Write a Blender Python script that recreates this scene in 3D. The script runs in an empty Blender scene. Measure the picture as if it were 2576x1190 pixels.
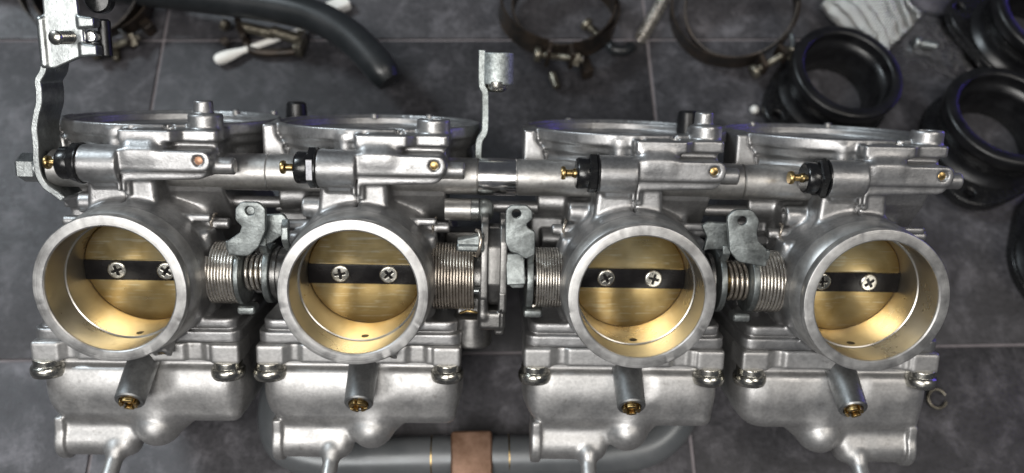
import bpy, bmesh, math, random
import numpy as np
from mathutils import Vector, Matrix, Euler, noise

S = 0.001                       # all lengths below are written in millimetres
C = bpy.context.scene.collection
sc = bpy.context.scene
random.seed(4)
rad = math.radians

# ------------------------------------------------------------------ camera
RACK_ROT = Matrix(((0.99956969, 0.02657750, -0.01241223),
                   (-0.02889264, 0.81902453, -0.57303056),
                   (-0.00506380, 0.57314261, 0.81944000)))
RACK_H = 78.0
cam_d = bpy.data.cameras.new('camera')
cam = bpy.data.objects.new('camera', cam_d)
C.objects.link(cam)
sc.camera = cam
CAM_ROT = Matrix(((0.9992528, 0.0104951, -0.0371981),
                  (-0.0240370, 0.9224133, -0.3854554),
                  (0.0302666, 0.3860615, 0.9219764)))
cm = CAM_ROT.to_4x4()
cm.translation = Vector((-5.1864, -90.30331, 328.48564)) * S
# the camera looks down its own -Z
cam.matrix_world = cm
cam_d.sensor_width = 36
cam_d.lens = 36 * 2000 / 2576
cam_d.clip_start = 0.005
cam_d.clip_end = 50
cam_d.dof.use_dof = True
cam_d.dof.focus_distance = 0.243
cam_d.dof.aperture_fstop = 8.5

# ------------------------------------------------------------------ world and lamps
w = bpy.data.worlds.new('World')
sc.world = w
w.use_nodes = True
bg = w.node_tree.nodes['Background']
bg.inputs[0].default_value = (0.80, 0.86, 1.0, 1)
bg.inputs[1].default_value = 0.075


def lamp(name, loc, target, size, power, col, size_y=None):
    d = bpy.data.lights.new(name, 'AREA')
    d.shape = 'RECTANGLE' if size_y else 'DISK'
    d.size = size * S
    if size_y:
        d.size_y = size_y * S
    d.energy = power
    d.color = col
    o = bpy.data.objects.new(name, d)
    C.objects.link(o)
    o.location = Vector(loc) * S
    v = (Vector(target) - Vector(loc))
    o.rotation_euler = v.to_track_quat('-Z', 'Y').to_euler()
    return o


lamp('ceiling_lamp', (-380, -760, 1250), (0, 20, 60), 900, 14.5, (1.0, 0.98, 0.95), 500)
lamp('ceiling_lamp', (620, -300, 1300), (20, 20, 60), 420, 4.5, (1.0, 0.94, 0.86), 420)
lamp('highlight_lamp', (-60, -120, 420), (-20, 0, 40), 130, 0.42, (1.0, 0.96, 0.90))  # added lamp near the camera, put in for sharper highlights on the metal
lamp('cool_high_lamp', (-800, 500, 900), (0, 0, 60), 280, 8.0, (0.84, 0.94, 1.0), 200)  # unseen bluish lamp, sized for highlights on top-facing metal; not a window
lamp('violet_strip_lamp', (560, 240, 60), (180, 20, 0), 300, 0.26, (0.16, 0.10, 1.0), 24)

sc.view_settings.view_transform = 'Standard'
sc.view_settings.look = 'None'
sc.view_settings.exposure = 0.0
sc.view_settings.gamma = 1
sc.cycles.use_denoising = True
sc.cycles.max_bounces = 10
sc.cycles.glossy_bounces = 6

# ------------------------------------------------------------------ materials


class NT:
    def __init__(s, name):
        s.m = bpy.data.materials.new(name)
        s.m.use_nodes = True
        s.t = s.m.node_tree
        s.b = s.t.nodes['Principled BSDF']
        s.raw = s.t.nodes.new('ShaderNodeTexCoord').outputs['Object']
        # every individual gets its own patch of the pattern
        oi = s.t.nodes.new('ShaderNodeObjectInfo')
        ad = s.t.nodes.new('ShaderNodeVectorMath')
        ad.operation = 'ADD'
        s.t.links.new(s.raw, ad.inputs[0])
        s.t.links.new(oi.outputs['Random'], ad.inputs[1])
        s.co = ad.outputs[0]

    def n(s, typ, **kw):
        n = s.t.nodes.new(typ)
        for k, v in kw.items():
            if k in n.inputs:
                i = n.inputs[k]
                if hasattr(v, 'is_linked'):
                    s.t.links.new(v, i)
                else:
                    i.default_value = v
            else:
                setattr(n, k, v)
        return n

    def link(s, a, b):
        s.t.links.new(a, b)

    def noise(s, scale, detail=4, rough=0.55, co=None, dist=0.0):
        n = s.n('ShaderNodeTexNoise', Scale=scale, Detail=detail, Roughness=rough, Distortion=dist)
        s.link(co or s.co, n.inputs['Vector'])
        return n.outputs['Fac']

    def mapping(s, scale, rot=(0, 0, 0)):
        n = s.n('ShaderNodeMapping')
        n.inputs['Scale'].default_value = scale
        n.inputs['Rotation'].default_value = rot
        s.link(s.co, n.inputs['Vector'])
        return n.outputs[0]

    def ramp(s, fac, stops):
        n = s.n('ShaderNodeValToRGB')
        e = n.color_ramp.elements
        while len(e) < len(stops):
            e.new(0.5)
        for el, (p, c) in zip(e, stops):
            el.position = p
            el.color = (*c, 1) if len(c) == 3 else c
        s.link(fac, n.inputs['Fac'])
        return n.outputs['Color']

    def rng(s, fac, a, b, f0=0.0, f1=1.0):
        n = s.n('ShaderNodeMapRange')
        n.inputs['From Min'].default_value = f0
        n.inputs['From Max'].default_value = f1
        n.inputs['To Min'].default_value = a
        n.inputs['To Max'].default_value = b
        s.link(fac, n.inputs['Value'])
        return n.outputs[0]

    def mix(s, fac, a, b, mode='MIX'):
        n = s.n('ShaderNodeMix', data_type='RGBA', blend_type=mode)
        if hasattr(fac, 'is_linked'):
            s.link(fac, n.inputs[0])
        else:
            n.inputs[0].default_value = fac
        for v, i in ((a, 6), (b, 7)):
            if hasattr(v, 'is_linked'):
                s.link(v, n.inputs[i])
            else:
                n.inputs[i].default_value = (*v, 1)
        return n.outputs[2]

    def bump(s, h, dist, strength=1.0, prev=None):
        n = s.n('ShaderNodeBump')
        n.inputs['Strength'].default_value = strength
        n.inputs['Distance'].default_value = dist * S
        s.link(h, n.inputs['Height'])
        if prev is not None:
            s.link(prev, n.inputs['Normal'])
        s.link(n.outputs[0], s.b.inputs['Normal'])
        return n.outputs[0]

    def set(s, **kw):
        for k, v in kw.items():
            k = k.replace('_', ' ')
            if hasattr(v, 'is_linked'):
                s.link(v, s.b.inputs[k])
            else:
                s.b.inputs[k].default_value = v if not (isinstance(v, tuple) and len(v) == 3) else (*v, 1)


def c3(v, t=(1, 1, 1)):
    return tuple(v * k for k in t)


def cast(name, lo, hi, rough, tint=(1, 0.985, 0.96), grain=0.05, metallic=0.92, speck=True, mott=0.0):
    n = NT(name)
    a = n.noise(95, 5, 0.62)
    b = n.noise(900, 3, 0.6)
    col = n.ramp(a, [(0.3, c3(lo, tint)), (0.7, c3(hi, tint))])
    col = n.mix(0.35, col, n.ramp(b, [(0.35, (0.55, 0.55, 0.55)), (0.65, (1.1, 1.1, 1.1))]), 'MULTIPLY')
    if mott:
        q = n.noise(520, 5, 0.8)
        col = n.mix(mott, col, n.ramp(q, [(0.40, (0.35, 0.36, 0.36)), (0.60, (1.25, 1.27, 1.27))]), 'MULTIPLY')
    if speck:
        st = n.noise(230, 6, 0.75)
        col = n.mix(n.rng(st, 0, 0.6, 0.60, 0.72), col, c3(lo * 0.42, (1.0, 0.93, 0.85)))
    n.set(Base_Color=col, Metallic=metallic,
          Roughness=n.rng(n.noise(160, 4), rough - 0.07, rough + 0.10, 0.3, 0.7))
    p = n.bump(n.noise(1500, 3, 0.7), grain)
    n.bump(n.noise(260, 4, 0.6), grain * 2.2, 0.6, p)
    return n.m


M = {}
M['body'] = cast('cast_aluminium_body', 0.27, 0.40, 0.39, tint=(1, 0.995, 1.0), metallic=0.86)
M['bowl'] = cast('cast_aluminium_bowl', 0.39, 0.48, 0.45, tint=(1, 0.99, 0.98), grain=0.035, metallic=0.84)
M['tube'] = cast('dull_zinc_tube', 0.19, 0.30, 0.46, tint=(0.97, 0.99, 1.0), grain=0.04)
M['rail'] = cast('rail_aluminium', 0.34, 0.52, 0.42, tint=(1, 0.98, 0.95), grain=0.03)
M['lever'] = cast('zinc_plated_steel', 0.14, 0.34, 0.42, tint=(0.93, 1.0, 0.99), grain=0.07, metallic=0.82, mott=0.38)
M['lever_bright'] = cast('bright_zinc', 0.26, 0.50, 0.32, tint=(0.95, 1.0, 1.0), grain=0.05, mott=0.25)
M['collar'] = cast('passivated_zinc', 0.36, 0.60, 0.50, tint=(0.93, 1.0, 0.99), grain=0.10, metallic=0.75, mott=0.6)
M['darkzinc'] = cast('dark_zinc', 0.14, 0.24, 0.36, tint=(1, 0.98, 0.95), grain=0.04)


def machined():
    n = NT('machined_aluminium')
    # concentric turning marks: noise stretched along the angle
    sep = n.n('ShaderNodeSeparateXYZ')
    n.link(n.raw, sep.inputs[0])
    r2 = n.n('ShaderNodeVectorMath', operation='LENGTH')
    cx = n.n('ShaderNodeCombineXYZ')
    n.link(sep.outputs[0], cx.inputs[0])
    n.link(sep.outputs[1], cx.inputs[1])
    n.link(cx.outputs[0], r2.inputs[0])
    cv = n.n('ShaderNodeCombineXYZ')
    n.link(r2.outputs['Value'], cv.inputs[0])
    n.link(sep.outputs[2], cv.inputs[1])
    turn = n.noise(5200, 2, 0.5, cv.outputs[0])
    a = n.noise(150, 5, 0.65)
    col = n.ramp(a, [(0.34, (0.30, 0.295, 0.29)), (0.64, (0.52, 0.515, 0.505))])
    col = n.mix(0.45, col, n.ramp(turn, [(0.3, (0.7, 0.7, 0.7)), (0.7, (1.0, 1.0, 1.0))]), 'MULTIPLY')
    n.set(Base_Color=col, Metallic=0.8, Roughness=n.rng(a, 0.34, 0.48, 0.3, 0.7))
    p = n.bump(turn, 0.05, 0.7)
    n.bump(n.noise(700, 4), 0.04, 0.5, p)
    return n.m


M['throat'] = machined()


def bore():
    n = NT('varnished_bore')
    a = n.noise(60, 4, 0.6)
    col = n.ramp(a, [(0.3, (0.42, 0.375, 0.30)), (0.7, (0.56, 0.52, 0.445))])
    sep = n.n('ShaderNodeSeparateXYZ')
    n.link(n.raw, sep.inputs[0])
    col = n.mix(n.rng(sep.outputs[2], 0.0, 0.85, 0.0100, 0.0114), col, n.ramp(a, [(0.3, (0.36, 0.355, 0.34)), (0.7, (0.47, 0.465, 0.45))]))
    n.set(Base_Color=col, Metallic=0.92, Roughness=n.rng(a, 0.24, 0.36, 0.3, 0.7))
    return n.m


M['bore'] = bore()


def brass_plate():
    n = NT('brushed_brass_plate')
    m1 = n.mapping((90, 1900, 200), (0, 0, rad(6)))
    s1 = n.noise(1.0, 3, 0.6, m1)
    s2 = n.noise(150, 4, 0.6)
    a = n.noise(55, 4, 0.6, dist=0.8)
    col = n.ramp(a, [(0.30, (0.62, 0.45, 0.19)), (0.5, (0.76, 0.59, 0.29)), (0.72, (0.86, 0.71, 0.41))])
    col = n.mix(0.12, col, n.ramp(s1, [(0.3, (0.6, 0.6, 0.6)), (0.7, (1.1, 1.1, 1.1))]), 'MULTIPLY')
    for k, (sc_, ang_) in enumerate(((700, 25), (620, -35), (800, 70))):
        mm = n.mapping((40, sc_, 40), (0, 0, rad(ang_)))
        sc2 = n.noise(1.0 + k * 0.37, 2, 0.5, mm)
        msk = n.noise(120 + 40 * k, 2, 0.5)
        f = n.n('ShaderNodeMath', operation='MULTIPLY')
        n.link(n.rng(sc2, 0, 1, 0.58, 0.68), f.inputs[0])
        n.link(n.rng(msk, 0, 0.95, 0.46, 0.58), f.inputs[1])
        col = n.mix(f.outputs[0], col, (0.90, 0.80, 0.56))
    # varnish ring near the rim
    g = n.n('ShaderNodeVectorMath', operation='LENGTH')
    n.link(n.raw, g.inputs[0])
    col = n.mix(n.rng(g.outputs['Value'], 0, 0.55, 0.0155, 0.0185), col, (0.34, 0.19, 0.04))
    n.set(Base_Color=col, Metallic=1.0, Roughness=n.rng(s2, 0.27, 0.36, 0.3, 0.7))
    n.bump(s1, 0.006, 0.3)
    return n.m


M['plate'] = brass_plate()


def simple(name, col, rough, metallic=0.0, col2=None, nscale=200, bump=0.03, bscale=900, **kw):
    n = NT(name)
    a = n.noise(nscale, 5, 0.65)
    c2 = col2 or tuple(min(1, v * 1.35) for v in col)
    n.set(Base_Color=n.ramp(a, [(0.35, col), (0.65, c2)]), Metallic=metallic,
          Roughness=n.rng(a, max(0.05, rough - 0.06), min(1, rough + 0.08), 0.3, 0.7), **kw)
    if bump:
        n.bump(n.noise(bscale, 3, 0.65), bump)
    return n.m


M['shaft'] = simple('blackened_shaft', (0.006, 0.0055, 0.006), 0.24, 0.0, (0.010, 0.009, 0.009), 130, Specular_IOR_Level=0.3)
M['nickel'] = simple('nickel_screw', (0.42, 0.41, 0.37), 0.24, 1.0, (0.62, 0.60, 0.54), 260)
M['chrome'] = simple('chrome_sleeve', (0.72, 0.71, 0.70), 0.20, 1.0, (0.80, 0.79, 0.78), 120, bump=0.01)
M['spring'] = simple('spring_steel', (0.44, 0.41, 0.37), 0.26, 0.85, (0.62, 0.59, 0.54), 300)
M['spring_dark'] = simple('tarnished_spring', (0.32, 0.28, 0.235), 0.28, 0.85, (0.50, 0.45, 0.39), 300)
M['brass'] = simple('brass', (0.27, 0.18, 0.075), 0.32, 1.0, (0.48, 0.35, 0.155), 400)
M['copper_pin'] = simple('copper_plug', (0.34, 0.19, 0.12), 0.45, 0.7)
M['plastic'] = simple('black_plastic', (0.006, 0.006, 0.007), 0.24, 0.0, (0.011, 0.011, 0.011), 500, bump=0.03)
M['rubber'] = simple('black_rubber', (0.004, 0.004, 0.0045), 0.33, 0.0, (0.009, 0.009, 0.010), 120, bump=0.05)
M['hose'] = simple('dark_grey_hose', (0.010, 0.012, 0.013), 0.34, 0.0, (0.017, 0.019, 0.021), 60, bump=0.03)
M['pipe'] = simple('grey_painted_tube', (0.12, 0.13, 0.137), 0.36, 0.35, (0.155, 0.163, 0.17), 60, bump=0.02)
M['rust'] = simple('rusty_clamp_steel', (0.013, 0.012, 0.011), 0.40, 0.4, (0.050, 0.036, 0.026), 90, bump=0.10)
M['rust_bolt'] = simple('tarnished_bolt', (0.07, 0.06, 0.045), 0.35, 0.8, (0.28, 0.26, 0.21), 180, bump=0.06)
M['white'] = simple('white_cotton', (0.78, 0.77, 0.72), 0.75, 0.0, (0.84, 0.83, 0.80), 300, bump=0.10)
M['clip'] = simple('copper_brown_clip', (0.13, 0.07, 0.04), 0.36, 0.5, (0.24, 0.145, 0.10), 130, bump=0.04)
M['hole'] = simple('port_shade', (0.012, 0.009, 0.006), 0.6, 0.0)  # shade inside an open port, put into the colour
M['paint_mark'] = simple('white_paint_mark', (0.30, 0.30, 0.33), 0.4, 0.0, (0.58, 0.58, 0.62), 700)
M['gasket'] = simple('dark_gasket', (0.02, 0.02, 0.02), 0.7, 0.0)


def tile_mat():
    n = NT('slate_look_tile')
    geo = n.n('ShaderNodeNewGeometry')
    pos = geo.outputs['Position']
    big = n.noise(14, 4, 0.6, pos)
    mid = n.noise(60, 6, 0.68, pos, 0.4)
    fine = n.noise(420, 5, 0.75, pos)
    base = n.ramp(mid, [(0.30, (0.031, 0.030, 0.034)), (0.50, (0.048, 0.047, 0.052)), (0.70, (0.118, 0.115, 0.126))])
    base = n.mix(0.55, base, n.ramp(fine, [(0.34, (0.5, 0.5, 0.5)), (0.64, (1.55, 1.55, 1.55))]), 'MULTIPLY')
    base = n.mix(0.7, base, n.ramp(big, [(0.35, (0.62, 0.62, 0.64)), (0.65, (1.35, 1.32, 1.32))]), 'MULTIPLY')
    at = n.n('ShaderNodeAttribute', attribute_type='OBJECT', attribute_name='tone')
    r = at.outputs['Fac']
    cc = n.n('ShaderNodeCombineColor')
    for i in range(3):
        n.link(r, cc.inputs[i])
    base = n.mix(1.0, base, cc.outputs[0], 'MULTIPLY')
    n.set(Base_Color=base, Roughness=n.rng(fine, 0.42, 0.66, 0.3, 0.7))
    p = n.bump(n.noise(260, 5, 0.7, pos), 0.12)
    n.bump(n.noise(1100, 3, 0.7, pos), 0.08, 0.7, p)
    return n.m


M['tile'] = tile_mat()
M['grout'] = simple('pale_grout', (0.16, 0.145, 0.155), 0.8, 0.0, (0.22, 0.20, 0.21), 160, bump=0.1)


def mesh_foil():
    n = NT('woven_wire_gauze')
    co = n.mapping((1, 1, 1), (0, 0, rad(40)))
    wv = []
    for d in ('X', 'Y'):
        k = n.n('ShaderNodeTexWave', Scale=260.0, Distortion=0.3, bands_direction=d)
        n.link(co, k.inputs['Vector'])
        wv.append(k.outputs['Fac'])
    mm = n.n('ShaderNodeMath', operation='MULTIPLY')
    n.link(wv[0], mm.inputs[0])
    n.link(wv[1], mm.inputs[1])
    col = n.ramp(mm.outputs[0], [(0.0, (0.16, 0.16, 0.155)), (0.45, (0.80, 0.80, 0.78))])
    n.set(Base_Color=col, Metallic=0.92, Roughness=0.30)
    n.bump(mm.outputs[0], 0.3)
    return n.m


M['gauze'] = mesh_foil()

# ------------------------------------------------------------------ object helpers


def link(name, me, mat=None, parent=None, loc=(0, 0, 0), rot=None):
    o = bpy.data.objects.new(name, me)
    C.objects.link(o)
    if mat is not None:
        me.materials.clear()
        me.materials.append(mat)
    if parent is not None:
        o.parent = parent
    o.location = Vector(loc) * S
    if rot is not None:
        o.rotation_euler = rot
    return o


def empty(name, loc=(0, 0, 0), rot=None):
    o = bpy.data.objects.new(name, None)
    C.objects.link(o)
    o.empty_display_size = 0.01
    o.location = Vector(loc) * S
    if rot is not None:
        o.rotation_euler = rot
    return o


def tag(o, label=None, cat=None, group=None, kind=None):
    if label:
        o['label'] = label
    if cat:
        o['category'] = cat
    if group:
        o['group'] = group
    if kind:
        o['kind'] = kind
    return o


def mk(name, V, F, mat, parent=None, loc=(0, 0, 0), rot=None, smooth=35):
    me = bpy.data.meshes.new(name)
    V = np.asarray(V, float) * S
    me.from_pydata(V.tolist(), [], [list(map(int, f)) for f in F])
    me.update()
    if smooth:
        me.shade_smooth()
        if smooth < 180:
            me.set_sharp_from_angle(angle=rad(smooth))
    return link(name, me, mat, parent, loc, rot)


def axmat(a, b):
    """frame with local Z running from a to b (mm)"""
    a, b = Vector(a), Vector(b)
    q = (b - a).to_track_quat('Z', 'Y')
    return q.to_matrix(), a, (b - a).length


def lathe(prof, n=64, closed=False):
    """prof: (r, z) list -> verts, faces about local Z"""
    V, F = [], []
    for r, z in prof:
        for i in range(n):
            t = 2 * math.pi * i / n
            V.append((r * math.cos(t), r * math.sin(t), z))
    m = len(prof)
    for j in range(m if closed else m - 1):
        k = (j + 1) % m
        for i in range(n):
            i2 = (i + 1) % n
            F.append((j * n + i, j * n + i2, k * n + i2, k * n + i))
    if not closed:
        for j, rev in ((0, True), (m - 1, False)):
            if prof[j][0] > 1e-6:
                f = [j * n + i for i in range(n)]
                F.append(tuple(f[::-1] if rev else f))
    return V, F


def turn(name, prof, a, b, mat, parent=None, n=64, closed=False, smooth=32):
    """lathe profile placed with its axis from a towards b"""
    V, F = lathe(prof, n, closed)
    R, o, L = axmat(a, b)
    V = [tuple(R @ Vector(v)) for v in V]
    return mk(name, V, F, mat, parent, tuple(o), None, smooth)


def rod(name, a, b, r, mat, parent=None, ch=0.3, n=40):
    L = (Vector(b) - Vector(a)).length
    return turn(name, [(0, 0), (r - ch, 0), (r, ch), (r, L - ch), (r - ch, L), (0, L)], a, b, mat, parent, n)


def sweep(pts, r, n=12, cap=True):
    """tube along pts; r a number or a list"""
    P = [Vector(p) for p in pts]
    N = len(P)
    rr = r if isinstance(r, (list, tuple)) else [r] * N
    T = [(P[min(i + 1, N - 1)] - P[max(i - 1, 0)]).normalized() for i in range(N)]
    u = T[0].orthogonal().normalized()
    V, F = [], []
    for i in range(N):
        u = (u - T[i] * u.dot(T[i])).normalized()
        v = T[i].cross(u)
        for k in range(n):
            t = 2 * math.pi * k / n
            V.append(tuple(P[i] + (u * math.cos(t) + v * math.sin(t)) * rr[i]))
    for i in range(N - 1):
        for k in range(n):
            k2 = (k + 1) % n
            F.append((i * n + k, i * n + k2, (i + 1) * n + k2, (i + 1) * n + k))
    if cap:
        F.append(tuple(range(n))[::-1])
        F.append(tuple((N - 1) * n + k for k in range(n)))
    return V, F


def spring(name, x0, x1, R, wire, turns, mat, parent, y=0, z=0, per=40, seed=0, lead=None):
    rnd = random.Random(seed)
    pts = []
    N = int(turns * per)
    ph = rnd.random() * 6
    wob = [rnd.uniform(-.10, .10) for _ in range(int(turns) + 3)]
    for i in range(N + 1):
        t = i / per
        k = int(t)
        f = t - k
        r = R + wob[k] * (1 - f) + wob[k + 1] * f
        a = 2 * math.pi * t + ph
        pts.append((x0 + (x1 - x0) * i / N, y + r * math.cos(a), z + r * math.sin(a)))
    V, F = sweep(pts, wire, 10)
    return mk(name, V, F, mat, parent, smooth=60)


def roundpoly(pts, r, seg=6):
    """round every corner; r number or list"""
    n = len(pts)
    rs = r if isinstance(r, (list, tuple)) else [r] * n
    out = []
    for i in range(n):
        p = Vector(pts[i]).to_2d()
        a = Vector(pts[i - 1]).to_2d()
        b = Vector(pts[(i + 1) % n]).to_2d()
        da, db = (a - p), (b - p)
        la, lb = da.length, db.length
        rr = rs[i]
        ang = da.angle(db)
        if rr <= 0 or ang > math.pi - 0.02:
            out.append(tuple(p))
            continue
        t = min(rr / math.tan(ang / 2), la * 0.49, lb * 0.49)
        q0, q1 = p + da.normalized() * t, p + db.normalized() * t
        for k in range(seg + 1):
            s = k / seg
            out.append(tuple((1 - s) ** 2 * q0 + 2 * s * (1 - s) * p + s * s * q1))
    return out


def circ(x, y, r, n=28):
    return [(x + r * math.cos(2 * math.pi * i / n), y + r * math.sin(2 * math.pi * i / n)) for i in range(n)]


def plate(name, loops, th, bev, mat, parent=None, loc=(0, 0, 0), M3=None, smooth=40):
    """flat plate with holes: extruded, bevelled 2D curve; local XY, thickness along Z; M3 turns it"""
    cu = bpy.data.curves.new(name, 'CURVE')
    cu.dimensions = '2D'
    cu.fill_mode = 'BOTH'
    cu.extrude = max(1e-6, (th / 2 - bev) * S)
    cu.bevel_depth = bev * S
    cu.bevel_resolution = 2
    cu.offset = -bev * S
    for lp in loops:
        sp = cu.splines.new('POLY')
        sp.points.add(len(lp) - 1)
        sp.points.foreach_set('co', np.array([(x * S, y * S, 0, 1) for x, y in lp]).ravel())
        sp.use_cyclic_u = True
    tmp = bpy.data.objects.new('tmp', cu)
    C.objects.link(tmp)
    dg = bpy.context.evaluated_depsgraph_get()
    me = bpy.data.meshes.new_from_object(tmp.evaluated_get(dg))
    bpy.data.objects.remove(tmp)
    bpy.data.curves.remove(cu)
    me.name = name
    if M3 is not None:
        me.transform(M3.to_4x4())
    bm = bmesh.new()
    bm.from_mesh(me)
    bmesh.ops.remove_doubles(bm, verts=bm.verts, dist=1e-7)
    bm.to_mesh(me)
    bm.free()
    me.shade_smooth()
    me.set_sharp_from_angle(angle=rad(smooth))
    return link(name, me, mat, parent, loc)


def box(name, c, half, bev, mat, parent=None, M3=None, seg=3):
    bm = bmesh.new()
    bmesh.ops.create_cube(bm, size=2)
    for v in bm.verts:
        v.co = Vector((v.co.x * half[0], v.co.y * half[1], v.co.z * half[2])) * S
    if bev:
        bmesh.ops.bevel(bm, geom=bm.edges[:], offset=bev * S, segments=seg, affect='EDGES', profile=0.6)
    if M3 is not None:
        bmesh.ops.transform(bm, matrix=M3.to_4x4(), verts=bm.verts)
    me = bpy.data.meshes.new(name)
    bm.to_mesh(me)
    bm.free()
    me.shade_smooth()
    me.set_sharp_from_angle(angle=rad(35))
    return link(name, me, mat, parent, c)


def clone(o, parent=None, loc=None):
    c = o.copy()
    C.objects.link(c)
    if parent is not None:
        c.parent = parent
    if loc is not None:
        c.location = Vector(loc) * S
    return c

# ------------------------------------------------------------------ smooth-blended castings (distance field -> surface nets)


class Field:
    def __init__(s, lo, hi, h):
        s.lo = np.array(lo, float)
        s.h = h
        s.n = (np.ceil((np.array(hi) - s.lo) / h)).astype(int) + 1
        s.d = np.full(s.n, 50.0, np.float32)

    def apply(s, prim, op='u', k=0.0):
        fn, lo, hi = prim
        m = k + 3 * s.h + 0.5
        i0 = np.clip(np.floor((np.array(lo) - m - s.lo) / s.h).astype(int), 0, s.n)
        i1 = np.clip(np.ceil((np.array(hi) + m - s.lo) / s.h).astype(int) + 1, 0, s.n)
        if np.any(i1 <= i0):
            return
        ax = [(s.lo[a] + s.h * np.arange(i0[a], i1[a])).astype(np.float32) for a in range(3)]
        X, Y, Z = np.meshgrid(*ax, indexing='ij', sparse=True)
        e = fn(X, Y, Z).astype(np.float32)
        sl = tuple(slice(i0[a], i1[a]) for a in range(3))
        d = s.d[sl]
        if op == 'u':
            if k > 0:
                q = np.maximum(k - np.abs(d - e), 0) / k
                s.d[sl] = np.minimum(d, e) - q * q * k * 0.25
            else:
                s.d[sl] = np.minimum(d, e)
        else:
            if k > 0:
                q = np.maximum(k - np.abs(d + e), 0) / k
                s.d[sl] = np.maximum(d, -e) + q * q * k * 0.25
            else:
                s.d[sl] = np.maximum(d, -e)

    def u(s, prim, k=1.0):
        s.apply(prim, 'u', k)

    def cut(s, prim, k=0.0):
        s.apply(prim, 's', k)

    def mesh(s, name):
        d = s.d
        neg = d < 0
        nx, ny, nz = d.shape
        cnt = np.zeros((nx - 1, ny - 1, nz - 1), np.int8)
        for a in (0, 1):
            for b in (0, 1):
                for c in (0, 1):
                    cnt += neg[a:nx - 1 + a, b:ny - 1 + b, c:nz - 1 + c]
        act = np.argwhere((cnt > 0) & (cnt < 8))
        idx = np.full(cnt.shape, -1, np.int32)
        idx[act[:, 0], act[:, 1], act[:, 2]] = np.arange(len(act))
        cv = {}
        for a in (0, 1):
            for b in (0, 1):
                for c in (0, 1):
                    cv[(a, b, c)] = d[act[:, 0] + a, act[:, 1] + b, act[:, 2] + c]
        pos = np.zeros((len(act), 3))
        num = np.zeros(len(act))
        for ax in range(3):
            for u in (0, 1):
                for v in (0, 1):
                    c0 = [u, v]
                    c0.insert(ax, 0)
                    c1 = list(c0)
                    c1[ax] = 1
                    A, B = cv[tuple(c0)], cv[tuple(c1)]
                    m = (A < 0) != (B < 0)
                    t = A[m] / (A[m] - B[m])
                    p = np.tile(np.array(c0, float), (len(t), 1))
                    p[:, ax] += t
                    pos[m] += p
                    num[m] += 1
        V = s.lo + s.h * (act + pos / num[:, None])
        Q = []
        for ax in range(3):
            o1, o2 = (ax + 1) % 3, (ax + 2) % 3
            sa = [slice(1, -1)] * 3
            sb = [slice(1, -1)] * 3
            sa[ax] = slice(0, -1)
            sb[ax] = slice(1, None)
            A, B = neg[tuple(sa)], neg[tuple(sb)]
            e = np.argwhere(A != B)
            flip = A[e[:, 0], e[:, 1], e[:, 2]]
            base = e.copy()
            base[:, o1] += 1
            base[:, o2] += 1

            def cell(du, dv):
                q = base.copy()
                q[:, o1] -= du
                q[:, o2] -= dv
                return idx[q[:, 0], q[:, 1], q[:, 2]]
            q = np.stack([cell(1, 1), cell(0, 1), cell(0, 0), cell(1, 0)], 1)
            q[~flip] = q[~flip][:, ::-1]
            Q.append(q)
        Q = np.concatenate(Q)
        me = bpy.data.meshes.new(name)
        me.vertices.add(len(V))
        me.vertices.foreach_set('co', (V * S).ravel())
        me.loops.add(len(Q) * 4)
        me.loops.foreach_set('vertex_index', Q.ravel().astype(np.int32))
        me.polygons.add(len(Q))
        me.polygons.foreach_set('loop_start', np.arange(0, len(Q) * 4, 4, dtype=np.int32))
        me.polygons.foreach_set('loop_total', np.full(len(Q), 4, dtype=np.int32))
        me.update(calc_edges=True)
        me.validate()
        me.shade_smooth()
        return me


def pbox(lo, hi, rr=0.5):
    lo, hi = np.array(lo, float), np.array(hi, float)
    c, h = (lo + hi) / 2, (hi - lo) / 2
    rr = min(rr, h.min() * 0.95)

    def fn(X, Y, Z):
        qx = np.abs(X - c[0]) - h[0] + rr
        qy = np.abs(Y - c[1]) - h[1] + rr
        qz = np.abs(Z - c[2]) - h[2] + rr
        return (np.sqrt(np.maximum(qx, 0) ** 2 + np.maximum(qy, 0) ** 2 + np.maximum(qz, 0) ** 2)
                + np.minimum(np.maximum(qx, np.maximum(qy, qz)), 0) - rr)
    return fn, lo, hi


def pcyl(a, b, r0, r1=None, rr=0.4):
    """capped cylinder or cone from a (radius r0) to b (radius r1)"""
    a, b = np.array(a, float), np.array(b, float)
    r1 = r0 if r1 is None else r1
    L = np.linalg.norm(b - a)
    u = (b - a) / L
    cs = L / math.hypot(L, r1 - r0)

    def fn(X, Y, Z):
        px, py, pz = X - a[0], Y - a[1], Z - a[2]
        t = px * u[0] + py * u[1] + pz * u[2]
        rad_ = np.sqrt(np.maximum(px * px + py * py + pz * pz - t * t, 0))
        R = r0 + (r1 - r0) * np.clip(t / L, 0, 1)
        dx = (rad_ - R) * cs + rr
        dy = np.abs(t - L / 2) - L / 2 + rr
        return np.minimum(np.maximum(dx, dy), 0) + np.sqrt(np.maximum(dx, 0) ** 2 + np.maximum(dy, 0) ** 2) - rr
    m = max(r0, r1)
    e = m * np.sqrt(np.maximum(1 - u * u, 0)) + 0.01
    return fn, np.minimum(a, b) - e, np.maximum(a, b) + e


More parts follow.
